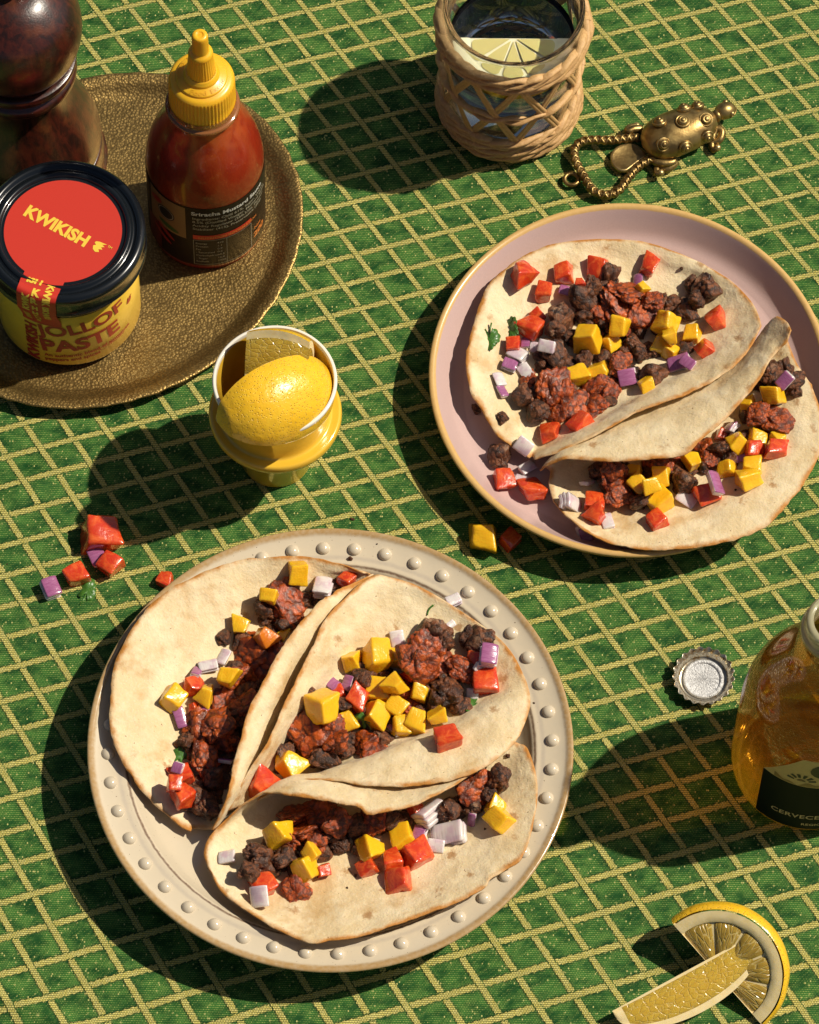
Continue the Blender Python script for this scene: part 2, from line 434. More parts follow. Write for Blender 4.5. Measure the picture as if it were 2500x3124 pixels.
# ------------------------------------------------------------------ pepper mill
def mill():
    c = at(82, 480, TZ); c.z = TZ
    t = thing('pepper_mill', 'dark red-brown turned wooden mill standing behind the jar on the brass tray', 'pepper mill', c)
    n = N('varnished_wood'); p = n.cm()
    g = n.noise(n.vmath('MULTIPLY', p, (2.2, 2.2, .35)), 1.0, 5, .6, .6); b = n.noise(p, .7, 3)
    col = n.mix(n.step(g, .35, .65), (0.016, 0.005, 0.003), (0.060, 0.011, 0.005)); col = n.mix(n.step(b, .55, .75), col, (0.10, 0.024, 0.007))
    nm = n.bump(n.math('ADD', n.noise(p, 9, 3), n.math('MULTIPLY', g, .6)), .018, .55)
    m = n.done(n.pbsdf(col, 0.34, nm, coat=.35, coatr=.2))
    body = [(0.01, 0), (4.3, 0), (4.46, .25), (4.45, 1.6), (4.36, 1.95), (4.2, 2.0), (4.2, 2.12), (4.36, 2.2), (4.36, 3.0), (4.25, 3.6), (4.0, 4.4), (3.45, 5.6), (2.9, 6.8), (2.62, 7.8), (2.55, 8.6), (2.6, 9.1), (0.01, 9.1)]
    V, Fc = lathe(smooth_prof(body, 4), 96); obj('mill_body', V, Fc, m, t)
    col_ = [(2.6, 9.1), (3.05, 9.2), (3.3, 9.55), (3.28, 9.95), (3.1, 10.15), (3.02, 10.25), (3.2, 10.4), (3.34, 10.75), (3.27, 11.1), (3.08, 11.25), (0.01, 11.3)]
    V, Fc = lathe(smooth_prof(col_, 4), 96); obj('collar', V, Fc, m, t)
    head = [(2.9, 11.25), (3.15, 11.6), (3.55, 12.5), (3.78, 13.7), (3.72, 14.9), (3.3, 16.0), (2.5, 16.8), (1.7, 17.3), (0.9, 17.5), (0.01, 17.5)]
    V, Fc = lathe(smooth_prof(head, 5), 96); obj('mill_head', V, Fc, m, t)
    kb = simple('steel', (0.5, 0.47, 0.42), .25, metal=1.0)
    V, Fc = lathe(smooth_prof([(0.01, 17.4), (.5, 17.4), (.55, 17.8), (.8, 18.1), (.8, 18.5), (.5, 18.8), (.01, 18.85)], 4), 40); obj('top_nut', V, Fc, kb, t)
mill()

# ------------------------------------------------------------------ sauce bottle
def sauce_bottle():
    c = at(633, 672, TZ); c.z = TZ; yaw = face_yaw(c)
    t = thing('sauce_bottle', 'squat clear bottle of red chilli sauce with a yellow nozzle cap and a black label', 'sauce bottle', c)
    n = N('chilli_sauce'); p = n.cm()
    x, y, z = n.sep(p)
    b = n.noise(n.vmath('MULTIPLY', p, (1, 1, .6)), .8, 5, .6)
    col = n.mix(b, (0.16, 0.008, 0.003), (0.34, 0.028, 0.006))
    top = n.math('MULTIPLY', n.step(z, 9.6, 12.6), n.step(n.noise(n.vmath('MULTIPLY', p, (1.2, 1.2, .8)), 1.2, 3), .3, .6))
    col = n.mix(n.math('MULTIPLY', top, .75), col, (0.50, 0.10, 0.02))
    sp = n.noise(p, 9, 2); col = n.mix(n.math('GREATER_THAN', sp, .70), col, (0.42, 0.07, 0.012))
    m = n.done(n.pbsdf(col, .32, n.bump(sp, .02, .3), spec=.35, coat=.45, coatr=.06, coatn=n.bump(n.noise(p, .9, 3), .05, .5), sss=.15, sssr=(.01, .002, .001)))
    prof = [(0.01, 0.05), (2.9, 0.05), (3.18, .2), (3.3, .55), (3.31, 1.5), (3.31, 5), (3.31, 6.8), (3.27, 7.6), (3.12, 8.6), (2.85, 9.6), (2.5, 10.5), (2.15, 11.3), (1.92, 12.0), (1.86, 12.5)]
    V, Fc = lathe(smooth_prof(prof, 4), 128); obj('bottle_body', V, Fc, m, t)
    nn = N('clear_plastic'); cp = nn.done(nn.mixsh(.4, nn.pbsdf((.45, .17, .05), .12, coat=1), nn.pbsdf((.9, .7, .5), .05, trans=1.0, ior=1.4)))
    V, Fc = lathe(smooth_prof([(1.80, 12.3), (1.98, 12.45), (2.06, 12.6), (2.02, 12.75), (1.88, 12.85), (1.86, 13.3)], 4), 96); obj('neck_ring', V, Fc, cp, t)
    n = N('yellow_plastic'); p = n.cm()
    ym = n.done(n.pbsdf(n.mix(n.noise(p, 1.5, 3), (0.80, 0.40, 0.012), (0.86, 0.47, 0.02)), .38, sss=.25, sssr=(.012, .006, .001), ssss=1.0, coat=.2, coatr=.2))
    R = 1.84
    cap = smooth_prof([(R - .04, 12.85), (R + .02, 12.9), (R + .02, 13.0)], 2)
    side = [(R, 13.05), (R - .005, 14.0), (R - .02, 15.05)]
    topp = smooth_prof([(R - .06, 15.2), (R - .2, 15.36), (R - .45, 15.44), (1.42, 15.46), (1.38, 15.56), (1.3, 15.60), (1.0, 15.72), (.98, 15.75)], 3)
    k0, k1 = len(cap), len(cap) + 3
    V, Fc = lathe(cap + side + topp, 336, rmod=lambda a, k: 1 - (.022 * (.5 + .5 * math.cos(a * 56)) if k0 <= k < k1 else 0)); obj('cap', V, Fc, ym, t)
    sk = [(1.0, 15.7), (.98, 15.85), (.92, 15.95), (.86, 16.05), (.80, 16.1)]
    V, Fc = lathe(smooth_prof(sk, 3), 64); a = (V, Fc)
    V, Fc = lathe([(.80, 16.1), (.70, 17.2), (.66, 17.75)], 240, rmod=lambda a, k: 1 - .03 * (.5 + .5 * math.cos(a * 30))); b = (V, Fc)
    V, Fc = join([a, b, lathe(smooth_prof([(.66, 17.75), (.68, 17.85), (.62, 18.0), (.5, 18.1), (.46, 18.15)], 3), 64)]); obj('nozzle', V, Fc, ym, t)
    V, Fc = lathe(smooth_prof([(.46, 18.1), (.45, 18.9), (.44, 19.4), (.40, 19.6), (.30, 19.66), (.20, 19.66), (.16, 19.62), (.01, 19.62)], 3), 48); obj('nozzle_tip', V, Fc, ym, t)
    # raised words round the cap top
    for word, a0 in (('Food', -2.35), ('Exotic', -1.42), ('Food', 1.2), ('Exotic', 2.2)):
        V2, F2 = text_polys(word, .42, .004)
        V2, F2 = sliced(V2, F2, .12)
        P = []
        for x, y in V2:
            r = 1.32 - (.40 - y) * .62 + .02; r = 1.02 + y * .85; ang = yaw + (a0 + 1.9) + x / 1.2 - .1
            zz = 15.60 + (1.3 - r) * .40 + .03
            P.append((r * math.cos(ang), r * math.sin(ang), zz))
        # letters read from outside: flip radially so tops point inwards
        P = []
        for x, y in V2:
            r = 1.34 - y * .80; ang = yaw + (a0 + 1.9) + x / 1.15 - .1
            P.append((r * math.cos(ang), r * math.sin(ang), 15.585 + (1.34 - r) * .40 + .035))
        obj('raised_lettering', P, F2, ym, t, smooth=False)
    # black wrap label
    lab = N('black_label'); p = lab.cm()
    lm = lab.done(lab.pbsdf(lab.mix(lab.noise(p, 1.3, 3), (0.012, 0.006, 0.004), (0.02, 0.008, 0.005)), .5, spec=.2, coat=.12, coatr=.1))
    V, Fc = lathe([(3.325, .62), (3.335, .64), (3.335, 6.86), (3.325, 6.9)], 96, a0=yaw - 2.4, a1=yaw + 1.95)
    lo = obj('label', V, Fc, lm, t)
    RR = 3.34
    def line(txt, size, x, z, ink, bold=0., out=.02, rot=0., sp=1.0):
        V2, F2 = text_polys(txt, size, bold, space=sp)
        if rot: V2 = rot2(V2, rot)
        P, F3 = wrap([(a + x, b) for a, b in V2], F2, RR, yaw, z, out); obj('lettering', P, F3, ink, lo, smooth=False)
    line('Sriracha Mustard Sauce', .50, -.9, 6.18, INK_W, .013)
    for i, s in enumerate(('Ingredients: Chilli 61%, Sugar, Water,', '8.5% (Distilled Vinegar, Mustard Seeds', 'Acidity Regulator (260,330), Flavour,', 'Stabilizer (415), Preservative (202)')):
        line(s, .33, -.85, 5.72 - .37 * i, INK_G, .004)
    def patch(x0, x1, z0, z1, ink, out, name, parent=lo):
        V2 = [(x0, 0), (x1, 0), (x1, z1 - z0), (x0, z1 - z0)]
        P, F3 = wrap(V2, [(0, 1, 2, 3)], RR, yaw, z0, out); return obj(name, P, F3, ink, parent)
    patch(-.85, 2.75, 3.55, 4.0, PAPER_R, .012, 'red_band'); line('NUTRITION INFORMATION', .30, -.55, 3.66, INK_O, .008, .03)
    fr = []
    for (a, b, c_, d) in ((-.85, 2.75, 3.44, 3.47), (-.85, 2.75, .78, .81), (-.85, -.82, .81, 3.44), (2.72, 2.75, .81, 3.44), (1.05, 1.07, .81, 3.44)):
        fr.append(wrap([(a, 0), (b, 0), (b, d - c_), (a, d - c_)], [(0, 1, 2, 3)], RR, yaw, c_, .015))
    V, Fc = join(fr); obj('table_frame', V, Fc, INK_G, lo)
    for i, s in enumerate(('Energy', 'Protein', 'Fat', '- Saturated', 'Carbohydrate', '- Sugar', 'Sodium')):
        line(s, .24, -.72, 3.05 - .33 * i, INK_G, .002); line(('410', '1.1', '0.9', '0.2', '19.5', '16.8', '1950')[i], .24, .5, 3.05 - .33 * i, INK_G, .002)
    line('Net', .42, 3.0, 2.35, INK_O, .01); line('200', .72, 2.95, 1.55, INK_O, .03)
    # picture panel on the left
    patch(-3.9, -1.25, 3.4, 6.75, print_mat('picture_print', (0.30, 0.17, 0.06)), .010, 'picture_panel')
    patch(-4.3, -3.0, .8, 3.35, print_mat('picture_red', (0.16, 0.02, 0.01)), .010, 'picture_panel')
    ring = [(-2.55 + .62 * math.cos(k * .2618), .62 + .62 * math.sin(k * .2618)) for k in range(24)]
    P, F3 = wrap(ring, [tuple(range(24))], RR, yaw, 4.55, .018); obj('round_emblem', P, F3, INK_K, lo)
    r2 = [(-2.55 + r * math.cos(k * .2618), .62 + r * math.sin(k * .2618)) for k in range(24) for r in (.5, .55)]
    P, F3 = wrap(r2, [(2 * k, 2 * k + 1, (2 * k + 3) % 48, (2 * k + 2) % 48) for k in range(24)], RR, yaw, 4.55, .026); obj('emblem_ring', P, F3, INK_G, lo)
    leaf = simple('leaf_print', (0.05, 0.12, 0.02), .4); chil = simple('chilli_print', (0.35, 0.02, 0.01), .35)
    def blob2(x0, z0, a, b, an, ink, nm):
        q = rot2([(a * math.cos(k * .393), b * math.sin(k * .393)) for k in range(16)], an)
        P, F3 = wrap([(x + x0, y) for x, y in q], [tuple(range(16))], RR, yaw, z0, .022); obj(nm, P, F3, ink, lo)
    blob2(-2.4, 3.9, .75, .22, -.3, leaf, 'printed_leaf'); blob2(-2.6, 3.1, .8, .16, -.7, chil, 'printed_chilli'); blob2(-2.9, 2.5, .85, .17, -.6, chil, 'printed_chilli')
    blob2(-3.3, 5.9, .5, .3, .4, chil, 'printed_chilli')
sauce_bottle()

# ------------------------------------------------------------------ paste jar
def jar():
    c = at(214, 938, TZ); c.z = TZ; yaw = face_yaw(c)
    t = thing('paste_jar', 'glass jar of paste with a black lid, a yellow label and a red seal sticker', 'jar', c)
    n = N('paste_in_glass'); p = n.cm()
    m = n.done(n.pbsdf(n.mix(n.noise(p, 1.4, 4), (0.07, 0.012, 0.004), (0.15, 0.035, 0.010)), .25, coat=1, coatr=.04))
    R = 4.02
    prof = [(.01, 0), (3.4, 0), (3.72, .15), (R - .04, .5), (R - .02, 1.2), (R - .02, 5.6), (R - .1, 6.3), (3.7, 6.7), (3.55, 7.0), (3.55, 8.0)]
    V, Fc = lathe(smooth_prof(prof, 4), 120); obj('jar_body', V, Fc, m, t)
    n = N('yellow_label'); p = n.cm()
    ylm = n.done(n.pbsdf(n.mix(n.noise(p, .9, 3), (0.80, 0.50, 0.03), (0.86, 0.58, 0.06)), .38, coat=.25, coatr=.2))
    V, Fc = lathe([(R - .01, .62), (R + .01, .64), (R + .01, 5.9), (R - .01, 5.94)], 110, a0=yaw - 2.2, a1=yaw + 1.42)
    lab = obj('label', V, Fc, ylm, t)
    def word(txt, size, x, z, ink, bold, rot=.13, shear=0, sx=1.0, sp=1.0, parent=lab, out=.03):
        V2, F2 = text_polys(txt, size, bold, shear, sp); V2 = [(a * sx, b) for a, b in V2]
        V2 = rot2(V2, rot, x); P, F3 = wrap(V2, F2, R + .01, yaw, z, out); obj('lettering', P, F3, ink, parent, smooth=False)
    word('JOLLOF', 1.55, -1.85, 3.75, INK_R, .05, .16, sx=1.0)
    word('PASTE', 1.75, -1.85, 2.02, INK_R, .06, .13, sx=1.0)
    word('An authentic blend of tomatoes', .42, -1.7, 1.42, INK_R, .012, .10)
    word('peppers and spices', .42, -1.68, .98, INK_R, .012, .10)
    word('ORIGINAL', .28, 1.95, 1.60, INK_R, .004, .10)
    ring = [(1.68 + r * math.cos(k * .2618), .1 + r * math.sin(k * .2618)) for k in range(24) for r in (.17, .2)]
    P, F3 = wrap(ring, [(2 * k, 2 * k + 1, (2 * k + 3) % 48, (2 * k + 2) % 48) for k in range(24)], R + .01, yaw, 1.58, .03); obj('ring_mark', P, F3, INK_R, lab)
    word('KWIKISH', 1.0, -2.05, .72, INK_R, .045, math.pi / 2, sp=.98)
    bird = [(0, 0), (.22, .05), (.36, .25), (.30, .45), (.42, .62), (.20, .55), (.12, .40), (.02, .66), (-.05, .35), (-.12, .15)]
    P, F3 = wrap([(a + 3.7, b) for a, b in bird], [tuple(range(10))], R + .01, yaw, 4.2, .03); obj('leaf_mark', P, F3, INK_R, lab)
    # lid
    n = N('black_lid'); p = n.cm()
    lm = n.done(n.pbsdf((0.006, 0.008, 0.010), .22, n.bump(n.noise(p, .8, 2), .02, .3), coat=.3, coatr=.08, spec=.4))
    LZ = 8.75
    lp = [(.01, LZ - .18), (3.36, LZ - .18), (3.44, LZ - .16), (3.52, LZ - .04), (3.62, LZ + .0), (3.74, LZ - .02), (3.84, LZ - .13), (3.96, LZ - .16), (4.1, LZ - .02), (4.24, LZ + .03), (4.42, LZ - .03), (4.54, LZ - .18), (4.56, LZ - .4),
          (4.5, LZ - .6), (4.49, LZ - 1.2), (4.52, LZ - 1.45), (4.58, LZ - 1.6), (4.52, LZ - 1.72), (4.3, LZ - 1.7), (3.7, LZ - 1.6)]
    V, Fc = lathe(smooth_prof(lp, 4), 140); lid = obj('lid', V, Fc, lm, t)
    # red seal sticker: disc with a tab running over the lid edge down to the label
    top = LZ - .165
    ph = yaw - .42                          # where the tab leaves, towards lower left of centre
    u = Vector((math.cos(ph), math.sin(ph))); v = Vector((-u.y, u.x))      # u points outwards along the tab, v to the right
    stk = []; rs = 3.25; hw = 1.15; ang = math.asin(hw / rs)
    arc = [(rs * math.cos(a), rs * math.sin(a)) for a in np.linspace(ang, 2 * math.pi - ang, 72)]
    V = [(0, 0, top)] + [(u.x * a + v.x * b, u.y * a + v.y * b, top) for a, b in arc]
    Fc = [(0, k, k + 1) for k in range(1, 72)] + [(0, 72, 1)]
    prof = [(rs * math.cos(ang), top), (3.46, LZ - .12), (3.62, LZ + .035), (3.9, LZ + .02), (4.24, LZ + .065), (4.44, LZ + .01), (4.58, LZ - .16), (4.61, LZ - .4), (4.61, LZ - 1.0), (4.62, LZ - 1.6), (4.5, LZ - 2.0), (4.25, LZ - 2.8), (R + .06, LZ - 3.4), (R + .05, LZ - 3.75)]
    prof = smooth_prof(prof, 3); b0 = len(V)
    for k, (r, z) in enumerate(prof):
        for q in np.linspace(-hw, hw, 9):
            if r > 3.9: a = q / r; X, Y = r * math.cos(a), r * math.sin(a)
            else: X, Y = r, q
            V.append((u.x * X + v.x * Y, u.y * X + v.y * Y, z))
    for k in range(len(prof) - 1):
        for q in range(8):
            i = b0 + k * 9 + q; Fc.append((i, i + 9, i + 10, i + 1))
    n = N('red_sticker'); p = n.cm()
    rm = n.done(n.pbsdf(n.mix(n.noise(p, 22, 2), (0.46, 0.020, 0.010), (0.58, 0.034, 0.014)), .48, n.bump(n.noise(p, 30, 2), .006, .5)))
    st = obj('seal_sticker', V, Fc, rm, t, smooth=False)
    # logo across the disc: reads down to the right
    def flat_word(txt, size, cx, cyy, ang_, ink, bold, sx=1.0, dz=.015):
        V2, F2 = text_polys(txt, size, bold); V2 = centred(V2); V2 = [(a * sx, b) for a, b in V2]
        P = [(cx + a * math.cos(ang_) - b * math.sin(ang_), cyy + a * math.sin(ang_) + b * math.cos(ang_), top + dz) for a, b in V2]
        obj('lettering', P, F2, ink, st, smooth=False)
    la = -.50
    d1 = Vector((math.cos(la), math.sin(la))); d2 = Vector((-d1.y, d1.x))
    o = d1 * -.45 + d2 * -.25
    flat_word('KWIKISH', 1.02, o.x, o.y, la, INK_Y, .045, .98)
    flm = [(-.30, .28), (-.10, .36), (.34, .40), (.12, .26), (.30, .20), (.14, .10), (.28, .0), (.08, -.08), (.20, -.22), (.0, -.32), (-.2, -.22), (-.3, -.02), (-.18, .1), (-.32, .16)]
    fo = o + d1 * 2.66 + d2 * .35
    P = [(fo.x + d1.x * a + d2.x * b, fo.y + d1.y * a + d2.y * b, top + .015) for a, b in flm]; obj('flame_mark', P, [tuple(range(14))], INK_Y, st, smooth=False)
    to = fo + d1 * .55 + d2 * .28; flat_word('TM', .2, to.x, to.y, la, INK_Y, .003)
    # crowded letters down the tab, following its bend
    pr = [np.array(q, float) for q in prof]; cum = [0.0]
    for k in range(len(pr) - 1): cum.append(cum[-1] + np.linalg.norm(pr[k + 1] - pr[k]))
    def on_tab(s, q, out=.022):
        s = max(0, min(cum[-1] - 1e-4, s)); k = max(i for i in range(len(cum)) if cum[i] <= s); k = min(k, len(pr) - 2)
        f = (s - cum[k]) / (cum[k + 1] - cum[k]); b = pr[k] * (1 - f) + pr[k + 1] * f; d = pr[k + 1] - pr[k]; d /= np.linalg.norm(d)
        r, z = b[0] - d[1] * out, b[1] + d[0] * out
        if r > 3.9: a = q / r; X, Y = r * math.cos(a), r * math.sin(a)
        else: X, Y = r, q
        return (u.x * X + v.x * Y, u.y * X + v.y * Y, z)
    def tab_word(txt, size, s0, q0, ang_, bold=.03, sx=1.0, sp=1.0):
        V2, F2 = text_polys(txt, size, bold, space=sp); V2 = [(a * sx, b) for a, b in V2]; V2 = rot2(V2, ang_)
        V2, F2 = sliced(V2, F2, .2); V3 = [(b, a) for a, b in V2]; V3, F2 = sliced(V3, F2, .12); V2 = [(b, a) for a, b in V3]
        obj('lettering', [on_tab(s0 - b, q0 + a) for a, b in V2], F2, INK_Y, st, smooth=False)
    h = math.pi / 2
    tab_word('ISH', .62, .75, -.82, 0.0, .03)
    tab_word('KWIK', .56, 3.0, -.40, h, .03); tab_word('KWIK', .56, .55, .42, -h, .03, 1.0)
    tab_word('K', .62, 1.5, -.28, 0, .035); tab_word('R', .66, 2.1, -.30, 0, .035)
    tab_word('KWIKIS', .50, 5.0, -.50, h, .025, .84); tab_word('H', .5, 2.75, -.22, 0, .03); tab_word('H', .5, 3.3, -.22, 0, .03)
    tab_word('K', .5, 3.85, -.22, 0, .03); tab_word('H', .5, 4.4, -.22, 0, .03); tab_word('S', .5, 4.95, -.2, 0, .03); tab_word('ISKWIKIS', .48, 2.2, .42, -h, .025, .92)
jar()

# ------------------------------------------------------------------ egg cup
def egg_cup():
    c = at(843, 1392, 0); c.z = 0
    t = thing('yellow_cup', 'glossy yellow ceramic cup with a flared collar and white rim, filled with lemon wedges', 'cup', c)
    n = N('yellow_glaze'); p = n.cm(); x, y, z = n.sep(p)
    col = n.mix(n.noise(p, .8, 2), (0.72, 0.42, 0.030), (0.78, 0.48, 0.045))
    r = n.math('SQRT', n.math('ADD', n.math('MULTIPLY', x, x), n.math('MULTIPLY', y, y)))
    col = n.mix(n.math('MULTIPLY', n.step(z, 8.70, 8.82), n.step(r, 3.1, 3.2)), col, (0.80, 0.76, 0.66))
    m = n.done(n.pbsdf(col, .16, coat=.6, coatr=.04))
    out = [(.01, .05), (1.75, .0), (1.95, .1), (2.02, .6), (2.15, 1.6), (2.35, 2.8), (2.55, 3.6), (2.9, 4.1), (3.35, 4.45), (3.58, 4.8), (3.66, 5.1), (3.62, 5.35), (3.5, 5.45), (3.3, 5.42), (3.1, 5.4), (2.98, 5.6), (2.96, 6.2), (3.05, 7.0), (3.2, 7.9), (3.36, 8.65), (3.40, 8.85), (3.36, 8.97), (3.26, 8.99), (3.19, 8.9),
           (3.05, 8.2), (2.85, 7.0), (2.65, 5.6), (2.3, 4.4), (1.7, 3.8), (.01, 3.6)]
    V, Fc = lathe(smooth_prof(out, 5), 120); obj('cup_body', V, Fc, m, t)
    return c
CUP = egg_cup()

# ------------------------------------------------------------------ lemon pieces
def lemon_mats():
    n = N('lemon_peel'); p = n.cm(); v = n.vor(p, 7.5); 
    col = n.mix(n.noise(p, 1.2, 3), (0.80, 0.44, 0.012), (0.86, 0.54, 0.03)); col = n.mix(n.math('MULTIPLY', n.math('SUBTRACT', 1.0, n.step(v, .12, .34)), .62), col, (0.46, 0.23, 0.020))
    h = n.math('ADD', n.step(v, .0, .35), n.math('MULTIPLY', n.noise(p, 2.0, 3), 1.5))
    peel = n.done(n.pbsdf(col, .28, n.bump(h, .045, .8), sss=.12, sssr=(.01, .006, .001), coat=.3, coatr=.15, coatn=n.bump(n.noise(p, 5.5, 3), .06, .9)))
    n = N('lemon_pith'); p = n.cm()
    pith = n.done(n.pbsdf(n.mix(n.noise(p, 3, 4), (0.74, 0.56, 0.22), (0.82, 0.70, 0.42)), .5, n.bump(n.noise(p, 5, 3), .02, .4), sss=.3, sssr=(.01, .008, .004)))
    n = N('lemon_flesh'); p = n.cm(); q = n.noise(n.vmath('MULTIPLY', p, (1.0, 1.0, 1.0)), 2.4, 4, .6, 1.5)
    v = n.vor(n.vmath('MULTIPLY', p, (1.8, 4.5, 2.5)), 1.3, 'DISTANCE_TO_EDGE')
    col = n.mix(q, (0.46, 0.26, 0.014), (0.70, 0.48, 0.07)); col = n.mix(n.math('MULTIPLY', n.math('SUBTRACT', 1.0, n.step(v, .0, .05)), .30), col, (0.72, 0.60, 0.28))
    flesh = n.done(n.pbsdf(col, .18, n.bump(n.math('ADD', n.step(v, 0, .12), q), .05, .6), sss=.45, sssr=(.02, .014, .004), ssss=1.0, coat=.6, coatr=.08))
    return peel, pith, flesh
PEEL, PITH, FLESH = lemon_mats()
def lemon_wedge(name, label, L, r, span, Mx, cut=(0.0, 1.0), group='lemon pieces', pts=True):
    """sector of a lemon: axis local x, centre line of the peel at local +z. Mx: 4x4 placing it (cm)"""
    t = bpy.data.objects.new(name, None); t.empty_display_size = .01; link(t)
    M2 = Mx.copy(); M2.translation = M2.translation * CM; t.matrix_world = M2
    tag(t, label, 'lemon', group)
    def prof(s):               # s 0..1 along the length
        x = 2 * s - 1; e = math.sqrt(max(0, 1 - x * x)); nip = .10 * math.exp(-((abs(x) - .96) / .05) ** 2)
        return x * L / 2, r * (e ** .86 + nip * .5)
    ns, na = 44, 26; s0, s1 = cut
    S = [s0 + (s1 - s0) * (0.5 - 0.5 * math.cos(math.pi * i / ns)) for i in range(ns + 1)]
    V, Fc = [], []
    for i, s in enumerate(S):
        x, rr = prof(s)
        for k in range(na + 1):
            a = math.pi / 2 - span / 2 + span * k / na
            w = rr * (1 + .012 * mnoise.noise(Vector((x, a * 2, r)) * 1.1))
            V.append((x, w * math.cos(a), w * math.sin(a)))
    for i in range(ns):
        for k in range(na):
            b = i * (na + 1) + k; Fc.append((b, b + 1, b + na + 2, b + na + 1))
    obj('peel', V, Fc, PEEL, t)
    # each cut face: a pith band then flesh, sunk a little
    for sgn in (-1, 1):
        a = math.pi / 2 + sgn * span / 2; ca, sa = math.cos(a), math.sin(a)
        nrm = np.array([0, -sa, ca]) * sgn * -1
        nrm = np.array([0.0, ca * 0 - sa * sgn, ca * sgn]);
        rings = [1.0, .985, .93, .87, .84, .80, .6, .4, .2, .06, 0.0]
        V, Fpi, Ffl = [], [], []
        for s in S:
            x, rr = prof(s)
            for q, f in enumerate(rings):
                d = rr * f - (0.13 * r if 0 < f < 1 and False else 0)
                wob = .02 * r * mnoise.noise(Vector((x * 1.5, f * 4, sgn * 3))) if 0 < f < .97 else 0
                puff = (.05 * r * math.sin(math.pi * min(1, f / .84)) if f < .84 else 0) * (rr / r)
                pth = wob + puff
                V.append((x, d * ca - sa * sgn * pth * -1 * -1, d * sa + ca * sgn * pth))
        nr = len(rings)
        for i in range(ns):
            for q in range(nr - 1):
                b = i * nr + q; f = (b, b + 1, b + nr + 1, b + nr)
                endz = S[i] < .06 or S[i] > .94
                (Fpi if q < 4 or endz or q >= nr - 2 else Ffl).append(f)
        obj('pith', V, Fpi, PITH, t); obj('flesh', V, Ffl, FLESH, t)
    if s1 < 1.0 or s0 > 0.0:   # cross cut
        s = s1 if s1 < 1 else s0; x, rr = prof(s); V, F1, F2 = [], [], []
        rings = [1, .93, .86, .83, .5, .2, 0]
        for k in range(na + 1):
            a = math.pi / 2 - span / 2 + span * k / na
            for f in rings: V.append((x, rr * f * math.cos(a), rr * f * math.sin(a)))
        for k in range(na):
            for q in range(6):
                b = k * 7 + q; (F1 if q < 3 else F2).append((b, b + 1, b + 8, b + 7))
        obj('pith', V, F1, PITH, t); obj('flesh', V, F2, FLESH, t)
    return t
def frame(center, xdir, zdir):
    x = Vector(xdir).normalized(); z = Vector(zdir); z = (z - x * z.dot(x)).normalized(); y = z.cross(x)
    m = Matrix.Identity(4)
    for i in range(3): m[i][0], m[i][1], m[i][2], m[i][3] = x[i], y[i], z[i], center[i]
    return m
def idir(dx, dy, dd):          # direction given as image right, image up, towards camera
    return Vector(cR * dx + cU * dy + cB * dd)
ax_ = idir(.80, .30, -.48).normalized(); tip = at(580 + 262 / 3.317, 900 + 1262 / 3.317, 9.35)
lemon_wedge('lemon_wedge', 'big lemon wedge lying peel up across the rim of the yellow cup', 7.2, 2.75, 1.95,
            frame(tip + ax_ * 3.6, ax_, idir(.12, -.16, 1)))
p1 = at(580 + 835 / 3.317, 900 + 850 / 3.317, 8.9)
lemon_wedge('lemon_wedge', 'lemon wedge standing up at the back of the yellow cup with its cut face showing', 6.4, 2.75, 1.35,
            frame(p1, idir(1, -.10, .12), idir(.0, .93, -.36)), cut=(.26, .80))
